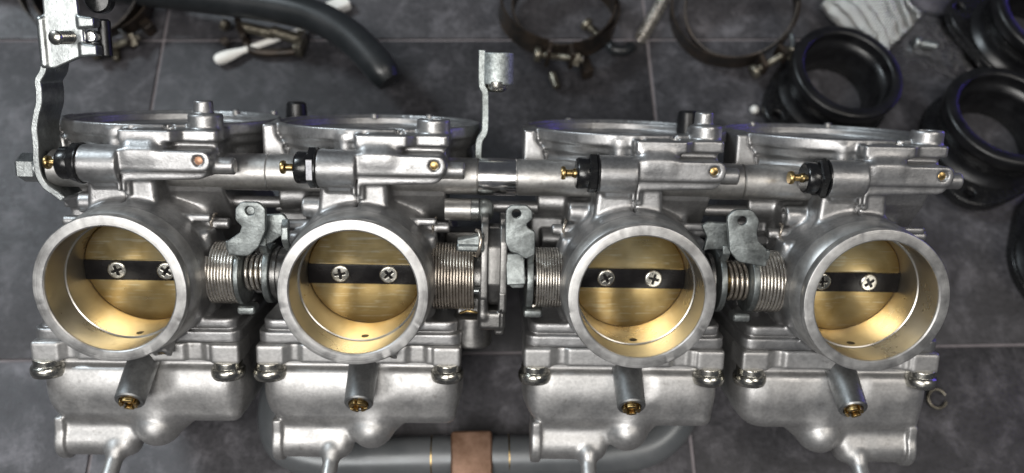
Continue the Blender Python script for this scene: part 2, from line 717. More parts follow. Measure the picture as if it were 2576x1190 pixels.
def pcap(a, b, r0, r1=None):
    """round-ended tapering capsule"""
    a, b = np.array(a, float), np.array(b, float)
    r1 = r0 if r1 is None else r1
    ab = b - a
    L2 = (ab ** 2).sum()

    def fn(X, Y, Z):
        px, py, pz = X - a[0], Y - a[1], Z - a[2]
        t = np.clip((px * ab[0] + py * ab[1] + pz * ab[2]) / L2, 0, 1)
        return np.sqrt((px - t * ab[0]) ** 2 + (py - t * ab[1]) ** 2 + (pz - t * ab[2]) ** 2) - (r0 + (r1 - r0) * t)
    m = max(r0, r1)
    return fn, np.minimum(a, b) - m, np.maximum(a, b) + m


def pprism(poly, z0, z1, rr=0.5, axis=2):
    """polygon in the plane normal to axis (axis 2: x,y; axis 1: x,z), extruded z0..z1"""
    P = np.array(poly, float)
    N = len(P)

    def fn(X, Y, Z):
        U, V_, W = {2: (X, Y, Z), 1: (X, Z, Y), 0: (Y, Z, X)}[axis]
        d = None
        inside = None
        for i in range(N):
            ax_, ay = P[i]
            bx, by = P[(i + 1) % N]
            ex, ey = bx - ax_, by - ay
            wx, wy = U - ax_, V_ - ay
            t = np.clip((wx * ex + wy * ey) / (ex * ex + ey * ey), 0, 1)
            dd = (wx - t * ex) ** 2 + (wy - t * ey) ** 2
            d = dd if d is None else np.minimum(d, dd)
            c = ((ay > V_) != (by > V_)) & (U < ex * (V_ - ay) / (ey if abs(ey) > 1e-9 else 1e-9) + ax_)
            inside = c if inside is None else inside ^ c
        d2 = np.sqrt(d) * np.where(inside, -1, 1) + rr
        dw = np.abs(W - (z0 + z1) / 2) - (z1 - z0) / 2 + rr
        return np.minimum(np.maximum(d2, dw), 0) + np.sqrt(np.maximum(d2, 0) ** 2 + np.maximum(dw, 0) ** 2) - rr
    lo2, hi2 = P.min(0), P.max(0)
    if axis == 0:
        return fn, np.array([z0, lo2[0], lo2[1]]), np.array([z1, hi2[0], hi2[1]])
    if axis == 2:
        return fn, np.array([lo2[0], lo2[1], z0]), np.array([hi2[0], hi2[1], z1])
    return fn, np.array([lo2[0], z0, lo2[1]]), np.array([hi2[0], z1, hi2[1]])

# ================================================================== THE FLOOR
def make_floor():
    V = [(-900, -700, -1.2), (900, -700, -1.2), (900, 900, -1.2), (-900, 900, -1.2)]
    Vb = [(x, y, -6) for x, y, z in V]
    F = [(0, 1, 2, 3), (7, 6, 5, 4), (0, 4, 5, 1), (1, 5, 6, 2), (2, 6, 7, 3), (3, 7, 4, 0)]
    fl = mk('floor', V + Vb, F, M['grout'], None, smooth=0)
    tag(fl, kind='structure')
    tile = None
    for i in range(-3, 4):
        for j in range(-4, 6):
            cx, cy = 78.9 - 120 + 240 * i, -6.2 + 80 + 160 * j
            if abs(cx) > 780 or cy > 820 or cy < -620:
                continue
            if tile is None:
                t = tile = box('floor_tile', (cx, cy, -0.75), (119.2, 79.2, 0.75), 0.35, M['tile'], fl, seg=2)
            else:
                t = clone(tile, fl, (cx, cy, -0.75))
            t['tone'] = {(0, 0): 0.60, (0, -1): 1.08, (-1, -1): 1.12, (-1, 0): 0.80, (1, 0): 0.86, (1, -1): 0.74,
                         (0, 1): 0.92, (-1, 1): 0.84, (1, 1): 0.90}.get((i, j), 0.7 + 0.35 * random.random())
    return fl


make_floor()

# ================================================================== THE CARBURETTOR RACK
rack = empty('carburettor_rack')
rm = RACK_ROT.to_4x4()
rm.translation = Vector((0, 0, RACK_H * S))
rack.matrix_world = rm
tag(rack, 'rack of four silver carburettors joined side by side, brass throttle plates facing up', 'carburettors')

# ---- body casting (local frame of one carburettor: X along the rack, Y up the carburettor, Z out of the bore)


def body_mesh(pin):
    f = Field((-38, -26, -78), (38, 58, 20), 0.5)
    f.u(pcyl((0, 0, -12), (0, 0, 13.6), 25.6, 24.1, rr=0.3), 0)
    f.u(pbox((-21, -15, -60), (21, 26, -8), 3), 3)
    f.u(pcyl((0, 0, -75.2), (0, 0, -50), 28, rr=1), 2)
    # shaft bosses and spring lugs
    f.u(pcyl((-24, 0, 0), (24, 0, 0), 6.4), 3)
    f.u(pbox((18, 8, -4), (24, 14.5, 4), 1.5), 2)
    f.u(pbox((-24, 8, -4), (-18, 14.5, 4), 1.5), 2)
    f.u(pbox((17, -14, -6), (23.5, -8, 2), 1.5), 3)
    f.u(pbox((-23.5, -14, -6), (-17, -8, 2), 1.5), 3)
    f.u(pcyl((-26.5, 15.4, -5), (28, 15.4, -5), 1.85, rr=0.25), 0.8)
    f.u(pbox((10, 17.2, 0), (24, 19.6, 2.2), 0.6), 0.6)
    # side plate under the rail
    f.u(pprism([(34, -1.0), (26, -4.5), (12, -17), (12, -34), (34, -34)], 3, 26.5, 1.0, 0), 1.5)
    f.u(pbox((-30, -16, -50), (28, -7, -20), 1.5), 2)
    # neck above the throat, in two halves with a seam
    f.u(pprism([(-13, 33), (-1.1, 33), (-1.1, 14), (-14.5, 14)], -22, 5.0, 1.6), 2.0)
    f.u(pprism([(-1.1, 33), (8.2, 33), (8.8, 24), (10.5, 17), (11, 12), (-1.1, 12)], -22, 5.6, 1.8), 1.6)
    f.u(pcyl((-21, 21.5, -6), (-11, 21.5, -6), 3.5, rr=0.5), 1.2)
    f.u(pcyl((-31, 23, -18), (-12, 23, -18), 5.0, 5.6, rr=0.8), 2)
    f.u(pbox((-33, 6, -34), (-18, 19, -21), 1.5), 1.5)
    f.u(pbox((-34, 17, -34), (-20, 20, -19), 0.8), 1.0)
    f.u(pcyl((-29, 9, -20), (-19, 9, -20), 3.6, rr=0.6), 1)
    # rib on the seam
    f.u(pbox((-2.4, 27.6, 3), (0.4, 31.6, 8.2), 0.6), 0.5)
    f.u(pbox((-0.6, 26.2, 3), (1.4, 31, 7.2), 0.5), 0.4)
    # long block with round end, two steps
    f.u(pprism(roundpoly([(-1, 40.9), (27.2, 40.9), (27.2, 34.4), (-1, 34.4)], [0.3, 3.6, 3.2, 0.3]), -12, 9.2, 0.5), 0.9)
    f.u(pprism(roundpoly([(-1, 40), (26.3, 40), (26.3, 31.9), (-1, 30.9)], [0.3, 3.6, 4, 0.3]), -12, 8.3, 0.6), 0.9)
    f.u(pcyl((24, 35.6, 2.5), (33, 35.6, 2.5), 2.75, rr=0.5), 0.7)
    # funnel to the upper lug, lug and its thinner tail
    f.u(pprism([(-1.6, 46), (14.6, 46), (13.6, 42.8), (9.5, 38.6), (1.2, 38.6), (-1.2, 42.8)], -14, 6.6, 1.6), 1.6)
    f.u(pbox((0.2, 37, -4), (11.0, 43.4, 8.4), 2.4), 3.4)
    f.u(pprism(roundpoly([(-1.7, -14), (-1.7, 7.2), (14.6, 7.2), (17.5, 3.8), (27.8, 3.4), (27.8, -14)], 1.5),
               43.1, 46.9, 0.5, 1), 0.8)
    f.u(pprism([(13.8, 45), (26.6, 45), (26.6, 36), (9, 36)], -14, 0.2, 0.8), 1.6)
    # boss on the tail
    f.u(pcyl((22.6, 43, -2.6), (22.6, 51.6, -2.6), 5.4, rr=0.6), 0.8)
    if pin:
        f.u(pcyl((22.0, 50, -3), (22.0, 55.8, -3), 3.15, 2.95, rr=0.5), 0.3)
    # vacuum chamber: cone, ring and rim
    f.u(pcyl((1.2, 31, -34), (1.2, 42.6, -34), 31.5, 33.4, rr=1), 3)
    f.u(pcyl((1.2, 40.8, -34), (1.2, 45, -34), 34.6, 35.6, rr=1), 1.6)
    f.u(pcyl((1.2, 44.2, -34), (1.2, 48.4, -34), 36.2, rr=0.6), 0.8)
    f.u(pcyl((-5.5, 38, -1.2), (-5.5, 46.6, -1.2), 3.0, rr=0.5), 1.4)
    f.u(pcyl((1.2, 36, -34), (1.2, 38.4, -34), 33.6, 33.2, rr=0.8), 2.0)
    f.u(pprism([(-36.2, 47.8), (-32.4, 47.8), (-31.8, 44.0), (-29.6, 41), (-28.4, 36), (-36.2, 36)], -30, -15, 0.8), 2.2)
    f.cut(pcyl((1.2, 44.5, -34), (1.2, 60, -34), 33.0, rr=0.2), 0.4)
    f.cut(pcyl((1.2, 47.4, -34), (1.2, 60, -34), 34.8, rr=0.1), 0.1)
    f.cut(pbox((3.5, 46.2, -7), (9.5, 50, -1), 1.2), 0.4)
    f.cut(pcyl((12.2, 45.6, 1), (12.2, 50, 1), 1.6), 0.2)
    f.cut(pcyl((1.2, 46.4, 3.4), (1.2, 50, 3.4), 1.3), 0.2)
    f.cut(pcyl((1.2, 30, -38), (1.2, 60, -38), 14, rr=0.2), 0.4)
    # choke housing
    f.u(pcyl((-13.2, 36.0, 5.6), (-0.9, 36.0, 5.6), 6.0, rr=0.35), 0.3)
    f.u(pbox((-11, 28.5, -6), (-1.2, 36, 6.5), 1.0), 1.0)
    # lower deck: two stepped layers for the float bowl
    f.u(pbox((-18, -20, -30), (18, -10, 0), 2), 3)
    f.u(pprism(roundpoly([(-33.4, 4.4), (-33.4, -52), (31.2, -52), (31.2, 4.4)], 4.2), -18.4, -14.8, 0.9, 1), 1.0)
    f.u(pprism(roundpoly([(-34.8, 5.8), (-34.8, -52), (32.6, -52), (32.6, 5.8)], 4.2), -22.7, -18.5, 0.4, 1), 0.35)
    f.cut(pbox((-40, -18.65, 3.8), (40, -18.3, 12), 0.1), 0.3)
    f.u(pcyl((8.8, -20, 4), (8.8, -25.4, 10.5), 3.0, rr=0.5), 1.2)
    f.cut(pcyl((8.8, -23.4, 8), (8.8, -27, 12.5), 1.5), 0.3)
    # seam between the neck halves, bores
    f.cut(pbox((-1.3, 15, 4.2), (-0.95, 33, 9), 0.1), 0.25)
    f.cut(pcyl((0, 0, -90), (0, 0, 30), 21.0, rr=0.1))
    f.cut(pcyl((23.5, 37.8, 8.2), (23.5, 37.8, 12), 1.6, rr=0.1), 0.3)
    f.cut(pcyl((-22, 21.5, -6), (-19, 21.5, -6), 1.5, rr=0.1), 0.3)
    f.cut(pcyl((22.6, 50, -2.6), (22.6, 60, -2.6), 3.3, rr=0.1) if not pin else pcyl((22.0, 54.5, -3), (22.0, 60, -3), 1.2, rr=.1), 0.3)
    return f.mesh('carburettor_body')


body_pin = body_mesh(True)
body_plain = body_mesh(False)
body_pin.materials.append(M['body'])
body_plain.materials.append(M['body'])


def bowl_mesh(m=1):
    """m = -1 puts the jet bulge, drain housing and spout on the other side"""
    f = Field((-38, -82, -54), (36, -21, 22), 0.5)

    def X(x):
        return x if m > 0 else -x - 1.6

    def bx(lo, hi, rr):
        a, b = X(lo[0]), X(hi[0])
        return pbox((min(a, b), lo[1], lo[2]), (max(a, b), hi[1], hi[2]), rr)
    # the bowl itself, round at its lower left
    f.u(pprism(roundpoly([(-33.4, -24), (-33.4, -52.4), (31.0, -52.4), (31.0, -24)], [1, 10, 4, 1]), -50, 4.8, 4.2), 1.8)
    f.u(pcap((-24, -40, -5), (22, -40, -5), 10.6), 4)
    f.cut(pbox((-42, -31.6, 3.0), (42, -27, 12), 0.8), 2.2)
    # hollow beside the mixture screw tube
    f.cut(pcap((2.6, -22, 10), (4.4, -36.0, 12.5), 8.2, 7.0), 3.2)
    # main jet bulge
    f.u(pcap((X(4.0), -44, -7), (X(1.8), -54.6, 0.2), 12.5, 7.3), 2.4)
    f.u(pcap((X(11), -47, -8), (X(3.0), -54, -2), 8, 6.0), 3.0)
    # drain housing with end flange and spout
    f.u(pcyl((X(-30), -60.2, -1.5), (X(-5.6), -60.2, -1.5), 6.1, rr=2.6), 1.0)
    f.u(bx((-29, -60, -12), (-4, -44, 3.0), 1.5), 2.0)
    f.u(pcyl((X(-31.6), -60.2, -1.5), (X(-28.2), -60.2, -1.5), 7.3, rr=0.7), 0.5)
    f.u(bx((-31.6, -60, -8), (-28.2, -50.5, 4.6), 0.9), 0.8)
    f.u(pcyl((X(-11.6), -60, 0), (X(-11.8), -75, 17), 2.7, rr=0.3), 1.5)
    f.u(pcap((X(-8.0), -61, 0), (X(-11.6), -62.5, 3), 3.4, 3.9), 1.5)
    f.cut(pcyl((X(-11.7), -72, 13.6), (X(-11.9), -77, 19.3), 1.6))
    f.u(pprism(roundpoly([(-33, -50), (-34.6, 6.3), (-25.5, 6.5), (-23.6, 5.2), (-21.6, 5.2), (-20, 6.5), (14, 6.5), (15.6, 5.2), (19.8, 5.2), (21.6, 6.5), (32.2, 6.3), (30.6, -50)], 1.2),
               -29.2, -22.8, 0.5, 1), 0.5)
    for x in (-30.4, 27.8):
        f.u(pbox((x - 4.7, -29.8, -6), (x + 4.6, -22.8, 7.2), 0.9), 0.7)
    return f.mesh('float_bowl')


bowl_me = bowl_mesh()
bowl_me.materials.append(M['bowl'])
bowl_rev = bowl_mesh(-1)
bowl_rev.materials.append(M['bowl'])


def cross_screw(name, r, h, dome, cw, cd, cl, washer=False, hres=0.14):
    """pan head with a real cross recess, axis +Z, seat at z=0"""
    f = Field((-r - 1, -r - 1, -2.4), (r + 1, r + 1, h + dome + 0.8), hres)
    f.u(pcyl((0, 0, -0.2), (0, 0, h), r, rr=min(h * 0.45, 1.5)), 0)
    if dome:
        R = (r * r + dome * dome) / (2 * dome) * 0.9
        fn = pcap((0, 0, h + dome - R), (0, 0, h + dome - R + 0.01), R)
        g = (lambda X, Y, Z: np.maximum(fn[0](X, Y, Z), np.maximum(-Z + 0.2, np.sqrt(X * X + Y * Y) - r + 0.5)),
             np.array([-r, -r, 0]), np.array([r, r, h + dome]))
        f.u(g, 0.5)
    if washer:
        f.u(pcyl((0, 0, -2.3), (0, 0, -0.1), r * 0.82, rr=0.25), 0.1)
    t = h + dome
    for hx, hy in ((cl, cw), (cw, cl)):
        f.cut(pbox((-hx, -hy, t - cd), (hx, hy, t + 2), 0.12), 0.15)
    f.cut(pcyl((0, 0, t - cd * 1.3), (0, 0, t + 1), cw * 0.6, cw * 2.1, rr=0.1), 0.1)
    me = f.mesh(name)
    me.materials.append(M['nickel'])
    return me


plate_screw_me = cross_screw('plate_screw', 3.0, 0.55, 0.14, 0.42, 0.75, 1.8, hres=0.10)
bowl_screw_me = cross_screw('bowl_screw', 5.6, 3.5, 0.6, 0.66, 1.6, 3.3, washer=True, hres=0.17)


def mixture_screw_mesh():
    f = Field((-4, -4, -4), (4, 4, 4), 0.12)
    f.u(pcyl((0, 0, -4), (0, 0, 2.2), 2.95, rr=0.25), 0)
    f.cut(pcyl((0, 0, 0.2), (0, 0, 4), 1.7, rr=0.1), 0.1)
    f.cut(pbox((-4, -0.55, 0.0), (4, 0.55, 4), 0.1), 0.1)
    f.cut(pbox((-0.5, -4, 0.6), (0.5, 4, 4), 0.1), 0.1)
    f.u(pcyl((0, 0, -2), (0, 0, 1.2), 1.0, rr=0.3), 0.2)
    me = f.mesh('mixture_screw')
    me.materials.append(M['brass'])
    return me


mix_me = mixture_screw_mesh()


def throat_prof():
    # outer side from the body up, over the rim and down the bore
    return [(22.0, 13.2), (24.05, 13.3), (24.0, 13.8), (23.6, 15.6), (22.9, 17.6), (22.3, 18.2), (22.3, 19.3), (22.8, 19.9), (23.05, 20.2),
            (23.1, 21.4), (23.1, 22.4), (22.85, 22.92), (22.6, 23.0), (19.95, 23.0), (19.55, 22.7), (19.45, 22.2)]


BORE = [(19.45, 22.2), (19.4, 11.6), (19.3, 11.3), (18.9, 11.1), (18.85, 10.6), (18.85, 4), (18.85, -30), (20, -30.1), (21.2, -30.1), (21.2, 12)]


def rim_mesh():
    """machined rim with small nicks along the outer edge"""
    n = 160
    V, F = lathe(throat_prof(), n)
    F = [f for f in F if len(f) == 4]
    V = [list(v) for v in V]
    rnd = random.Random(3)
    for k in range(18):
        a = rnd.uniform(0, 2 * math.pi)
        j = rnd.choice((10, 11, 12))
        i = int(a / (2 * math.pi) * n)
        V[j * n + i][2] -= rnd.uniform(0.03, 0.16)
        sc_ = 1 - rnd.uniform(0, 0.008)
        V[j * n + i][0] *= sc_
        V[j * n + i][1] *= sc_
    me = bpy.data.meshes.new('throat_rim')
    me.from_pydata([[c * S for c in v] for v in V], [], F)
    me.shade_smooth()
    me.set_sharp_from_angle(angle=rad(28))
    me.materials.append(M['throat'])
    return me


def bore_mesh():
    V, F = lathe(BORE, 128)
    F = [f for f in F if len(f) == 4]
    me = bpy.data.meshes.new('bore_liner')
    me.from_pydata([[c * S for c in v] for v in V], [], F)
    me.shade_smooth()
    me.set_sharp_from_angle(angle=rad(28))
    me.materials.append(M['bore'])
    return me


rim_me, bore_me = rim_mesh(), bore_mesh()
TILT = rad(15)


def disc_mesh():
    V, F = [], []
    n = 96
    for z in (-0.7, -0.35, 0.35, 0.7):
        k = 1 if abs(z) < 0.5 else 0.985
        for i in range(n):
            t = 2 * math.pi * i / n
            V.append((18.8 * k * math.cos(t) * S, 18.8 / math.cos(TILT) * 0.998 * k * math.sin(t) * S, z * S))
    for j in range(3):
        for i in range(n):
            F.append((j * n + i, j * n + (i + 1) % n, (j + 1) * n + (i + 1) % n, (j + 1) * n + i))
    F.append(tuple(range(n))[::-1])
    F.append(tuple(3 * n + i for i in range(n)))
    me = bpy.data.meshes.new('throttle_plate')
    me.from_pydata(V, [], F)
    me.shade_smooth()
    me.set_sharp_from_angle(angle=rad(35))
    me.materials.append(M['plate'])
    return me


disc_me = disc_mesh()
CARB_X = [-117.5, -44.5, 44.1, 117.5]


def carb(i):
    x = CARB_X[i]
    b = link('carburettor_body', body_pin if i in (0, 2) else body_plain, None, rack, (x, 0, 0))
    tag(b, ['carburettor at the left end beside the long bracket', 'second carburettor, left of the cable pulley',
            'third carburettor, right of the cable pulley', 'carburettor at the right end with the reversed drain housing'][i])
    link('throat_rim', rim_me, None, b)
    link('bore_liner', bore_me, None, b)
    link('throttle_plate', disc_me, None, b, (0, 0, -1.6), Euler((TILT, 0, 0)))
    # spindle: a flat dark strip with two screws
    Mx = Euler((rad(6), 0, 0)).to_matrix()
    box('throttle_spindle', (0, 0.15, -0.7), (18.7, 3.5, 1.1), 0.5, M['shaft'], b, M3=Mx)
    for k, sx in enumerate((-8, 8)):
        o = link('plate_screw', plate_screw_me, None, b, (sx, 0.15, 0.25),
                 Euler((rad(6), 0, rad([20, 55, 10, 40, 30, 75, 5, 35][i * 2 + k]))))
    turn('idle_port_shade', [(0, 0), (1.3, 0), (1.3, 0.12), (0, 0.12)], (1.5 - i * 0.3, -18.82, 8.0), (1.5 - i * 0.3, -10, 8.0), M['hole'], b, 20)  # dark disc stands in for the shade inside the port hole
    # mixture screw tube
    d = Vector((0, -0.588, 0.809))
    e = Vector((0, -39.0, 16.6))
    turn('mixture_screw_tube', [(5.1, 0), (4.9, 10), (4.65, 20.5), (4.3, 21), (3.35, 21), (3.15, 20.7), (3.1, 12), (0, 12)],
         e - d * 21, e, M['tube'], b, 48)
    q = d.to_track_quat('Z', 'Y').to_euler()
    ms = link('mixture_screw', mix_me, None, b, tuple(e - d * 0.9), q)
    ms.rotation_euler = (q.to_matrix() @ Matrix.Rotation(rad([35, 8, 50, 80][i]), 3, 'Z')).to_euler()
    ms.data = mix_me
    # float bowl and screws
    fb = link('float_bowl', bowl_rev if i == 3 else bowl_me, None, b)
    if i == 3:
        fb['label'] = 'float bowl with its drain housing on the right'
    for sx in (-31.2, 27.9):
        o = link('bowl_screw', bowl_screw_me, None, b, (sx, -31.4, 4.2))
        o.rotation_euler = (Euler((rad(90), 0, 0)).to_matrix() @ Matrix.Rotation(rad(random.uniform(0, 90)), 3, 'Z')).to_euler()
    # choke plunger: black nut, cap and brass pin
    lab = ['black choke nut', 'black choke nut with one white painted flat', 'black choke nut', 'glossy black choke nut'][i]
    cx = -13.0
    nutp = []
    V, F = [], []
    for j, (r, xx) in enumerate([(6.2, 0.0), (6.5, -0.3), (6.5, -2.2), (6.0, -2.6)]):
        for k in range(6):
            t = rad(60 * k + [10, 0, 12, 25][i])
            V.append((xx, r * math.cos(t), r * math.sin(t)))
    for j in range(3):
        for k in range(6):
            F.append((j * 6 + k, j * 6 + (k + 1) % 6, (j + 1) * 6 + (k + 1) % 6, (j + 1) * 6 + k))
    F += [tuple(range(6))[::-1], tuple(18 + k for k in range(6))]
    nut = mk('choke_nut', V, F, M['plastic'], b, (cx - 0.6, 36.0, 5.6), smooth=20)
    nut['label'] = lab
    if i == 1:
        # the painted flat faces the viewer
        a0, a1 = rad(60), rad(120)
        p0 = Vector((0, 6.53 * math.cos(a0), 6.53 * math.sin(a0)))
        p1 = Vector((0, 6.53 * math.cos(a1), 6.53 * math.sin(a1)))
        q0, q1 = p0.lerp(p1, 0.04), p0.lerp(p1, 0.96)
        VV = []
        for zz in (0, 0.12):
            for xx, q_ in ((-0.4, q0), (-2.2, q0), (-2.2, q1), (-0.4, q1)):
                VV.append((xx, q_.y, q_.z + zz))
        FF = [(0, 1, 2, 3), (7, 6, 5, 4), (0, 4, 5, 1), (1, 5, 6, 2), (2, 6, 7, 3), (3, 7, 4, 0)]
        mk('painted_flat', VV, FF, M['paint_mark'], b, (cx - 0.6, 36.0, 5.55), smooth=0)
    turn('choke_washer', [(0, 0), (6.3, 0), (6.5, 0.2), (6.5, 0.6), (0, 0.6)], (cx, 36, 5.6), (cx - 1, 36, 5.6), M['plastic'], b, 40)
    turn('choke_cap', [(0, 0), (5.0, 0), (5.1, 0.4), (5.1, 3.3), (4.8, 3.8), (4.4, 4.1), (2.0, 4.2), (0, 4.2)],
         (cx - 3.1, 36, 5.6), (cx - 9, 36, 5.6), M['plastic'], b, 48)
    turn('choke_plunger_pin', [(0, 0), (1.6, 0), (1.5, 0.7), (1.15, 1.1), (1.15, 2.9), (1.5, 3.3), (2.05, 3.4), (2.15, 3.7), (2.15, 4.3), (1.9, 4.7), (0, 4.8)],
         (cx - 7.2, 36, 5.6), (cx - 20, 36, 5.6), M['brass'], b, 32)
    # small plug in the block
    turn('passage_plug', [(0, 0), (1.35, 0), (1.3, 0.3), (0.9, 0.45), (0, 0.5)], (23.5, 37.8, 8.0), (23.5, 37.8, 12), M['copper_pin'] if i == 0 else M['brass'], b, 28)
    # jet beside the throat
    turn('pilot_air_jet', [(0, 0), (1.2, 0), (1.2, 0.4), (0.5, 0.5), (0.4, 0.1), (0, 0.1)], (8.8, -24.4, 9.3), (8.8, -27.3, 12.8), M['brass'], b, 24)
    # cotter through the post
    sx = 22.5 if i in (0, 1) else -22.5
    V, F = sweep([(sx, 14.4, -3.6), (sx - 0.2, 16.0, -2.6), (sx + 0.3, 17.6, -3.2), (sx + 0.8, 18.6, -4.2), (sx + 0.7, 18.4, -6)], 0.5, 10)
    mk('cotter_wire', V, F, M['spring_dark'], b, smooth=60)
    return b


carbs = [carb(i) for i in range(4)]

# ---- rail behind the bodies


def rail(a, b, r=6.15, mat='rail', name='connecting_rail', y0=32.5):
    return turn(name, [(0, 0), (r - 0.4, 0), (r, 0.4), (r, b - a - 0.4), (r - 0.4, b - a), (0, b - a)], (a, y0, -7.6), (b, y0, -7.6), M[mat], rack, 64)


rail(-147.0, -76.4)
rail(-76.6, -7.5)
rail(5.5, 81.2)
rail(81.4, 124, 6.0)
rail(-7.5, 5.5, 6.3, 'chrome', 'chrome_sleeve')

# ---- linkage between carburettors 1 and 2
RX = Matrix(((0, 0, 1), (1, 0, 0), (0, 1, 0)))      # plate drawn in (y, z) -> stands across the shaft (normal = X)


def disc_on_shaft(name, x, r, th, mat, parent=rack, hole=4.0, extra=None, bev=0.2):
    loops = [circ(0, 0, r, 64)] if extra is None else [extra]
    loops.append(circ(0, 0, hole, 32)[::-1])
    return plate(name, loops, th, bev, M[mat], parent, (x, 0, 0), RX)


rod('throttle_shaft', (-92, 0, 0), (-66, 0, 0), 3.3, M['darkzinc'], rack)
rod('throttle_shaft', (-22, 0, 0), (22, 0, 0), 3.3, M['darkzinc'], rack)
rod('throttle_shaft', (66, 0, 0), (96, 0, 0), 3.3, M['darkzinc'], rack)

spring('return_spring', -93.6, -85.2, 9.95, 0.49, 8.4, M['spring'], rack, seed=1)
disc_on_shaft('lever_disc', -83.9, 10.7, 1.5, 'lever')
box('disc_tab', (-82.6, -11.6, 2.6), (3.0, 1.5, 3.0), 1.3, M['lever'], rack)
spring('small_spring', -82.6, -77.0, 5.6, 0.62, 3.4, M['spring'], rack, seed=2)
rod('brass_sleeve', (-80.8, 0, 0), (-77.2, 0, 0), 4.3, M['brass'], rack)
disc_on_shaft('lever_disc', -75.0, 9.9, 2.0, 'lever', bev=0.3)
turn('shaft_collar', [(0, 0), (8.3, 0), (8.3, 0.8), (8.9, 1.0), (8.9, 1.8), (8.3, 2.0), (8.3, 7.5), (0, 7.5)], (-73.8, 0, 0), (-60, 0, 0), M['darkzinc'], rack, 64)


def lever(name, outline, hole, z, mat, x0=0, mirror=False, th=1.6, rnd=2.0):
    """upright lever plate facing the viewer: flat top, curling back to its disc at the bottom"""
    pts = [((-px if mirror else px) + x0, py) for px, py in outline]
    if mirror:
        pts = pts[::-1]
    lp = roundpoly(pts, rnd)
    hx = (-hole[0] if mirror else hole[0]) + x0
    return plate(name, [lp, circ(hx, hole[1], hole[2])[::-1]], th, 0.35, M[mat], rack, (0, 0, z))


# outline about the disc centre plane, measured from the lever between carburettors 1 and 2
L1 = [(-84.0, 9.6), (-84.4, 13.8), (-80.2, 16.8), (-79.6, 18.8), (-81.4, 20.6), (-81.2, 24.2), (-79.4, 26.4), (-74.0, 26.4),
      (-72.0, 24.4), (-72.2, 17.6), (-74.6, 12.2), (-78.0, 9.2)]
lev = plate('spring_lever', [roundpoly(L1, [1, 1.2, 1.2, .8, 1.8, 2, 2.4, 2.6, 2.2, 3.5, 4, 3]), circ(-76.8, 23.6, 1.35)[::-1]], 1.7, 0.35, M['lever'], rack, (0, 0, 14.6))
lev['label'] = 'flat grey lever with one round rivet hole'
turn('rivet', [(0, 0), (1.25, 0), (1.2, 0.3), (0, 0.4)], (-76.8, 23.6, 14.2), (-76.8, 23.6, 20), M['lever'], rack, 28)


def bent_strip(name, x0, x1, path, th, mat):
    """strip of width x0..x1 following (y, z) path points, thickness th"""
    P = [Vector((0, y, z)) for y, z in path]
    V, F = [], []
    n = len(P)
    for i in range(n):
        t = (P[min(i + 1, n - 1)] - P[max(i - 1, 0)]).normalized()
        nn = Vector((1, 0, 0)).cross(t)
        for a in (x0, x1):
            for sgn in (-1, 1):
                q = P[i] + nn * (th / 2 * sgn)
                V.append((a, q.y, q.z))
    for i in range(n - 1):
        a, b = i * 4, (i + 1) * 4
        for u, v in ((0, 1), (1, 3), (3, 2), (2, 0)):
            F.append((a + u, a + v, b + v, b + u))
    F.append((0, 2, 3, 1))
    e = (n - 1) * 4
    F.append((e + 1, e + 3, e + 2, e))
    o = mk(name, V, F, M[mat], rack, smooth=40)
    bv = o.modifiers.new('edge', 'BEVEL')
    bv.width = 0.0003
    bv.segments = 2
    bv.limit_method = 'ANGLE'
    return o


bent_strip('lever_foot', -84.8, -83.0, [(14, 14.4), (11.5, 14.0), (9.4, 11.0), (7.6, 8.2), (6.5, 6)], 1.8, 'lever')
# rear lever: a plate standing behind with a curled edge
L1b = [(-76.5, 10.5), (-77.0, 19.5), (-74.0, 21.4), (-68.2, 21.8), (-66.6, 19.0), (-66.8, 13.2), (-69.2, 14.6), (-72.0, 12.4)]
plate('rear_lever', [roundpoly(L1b, [1, 2, 1.5, 2, 1.5, .6, 1, 1])], 1.7, 0.4, M['lever'], rack, (0, 0, 8.6))
bent_strip('rear_lever_edge', -68.6, -66.4, [(19.8, 9.0), (17.5, 11.0), (14, 11.2), (11.4, 9.2), (9.2, 5)], 1.3, 'lever')
bent_strip('rear_lever_foot', -76.4, -73.8, [(14, 9.2), (11.6, 9.4), (9.4, 7.6), (8.0, 4)], 1.6, 'lever')

# ---- linkage between carburettors 2 and 3: cable pulley
spring('return_spring', -21.8, -7.6, 10.7, 0.44, 14.5, M['spring_dark'], rack, seed=5)
rod('spring_core', (-20, 0, 0), (-4.4, 0, 0), 7.6, M['darkzinc'], rack)
rod('stop_pin', (-8.2, -2.6, 8.6), (-4.6, -2.6, 8.6), 1.1, M['lever_bright'], rack)


def pulley_flange(name, x, top, th):
    pts = []
    for k in range(40):
        a = rad(-50 + 215 * k / 39)          # angle in the (y, z) plane
        R = 10.5 + (top - 10.5) * math.exp(-((math.degrees(a) - 62) / 48) ** 2)
        pts.append((R * math.sin(a) if False else R * math.cos(a - rad(62)) * 0.94 + 0, R * math.sin(a - rad(62))))
    pts = [(top * 0.98, -9), (top, -3), (top, 5), (top * 0.93, 9.0), (14, 11.4), (5, 12.0), (-4, 12.2), (-9.5, 10.4), (-11, 5), (-11, -6), (-5, -11), (8, -13)]
    return plate(name, [roundpoly(pts, 3.0), circ(0, 0, 3.4)[::-1]], th, 0.4, M['darkzinc'], rack, (x, 0, 0), RX)


pulley_flange('pulley_flange', -4.7, 21.2, 2.4)
pulley_flange('pulley_flange', 1.4, 20.6, 2.4)
plate('pulley_core', [roundpoly([(17, -7), (18, 5), (12, 9.4), (0, 10.2), (-8, 8), (-8, -6), (5, -10)], 3)], 4.4, 0.2, M['darkzinc'], rack, (-1.6, 0, 0), RX)


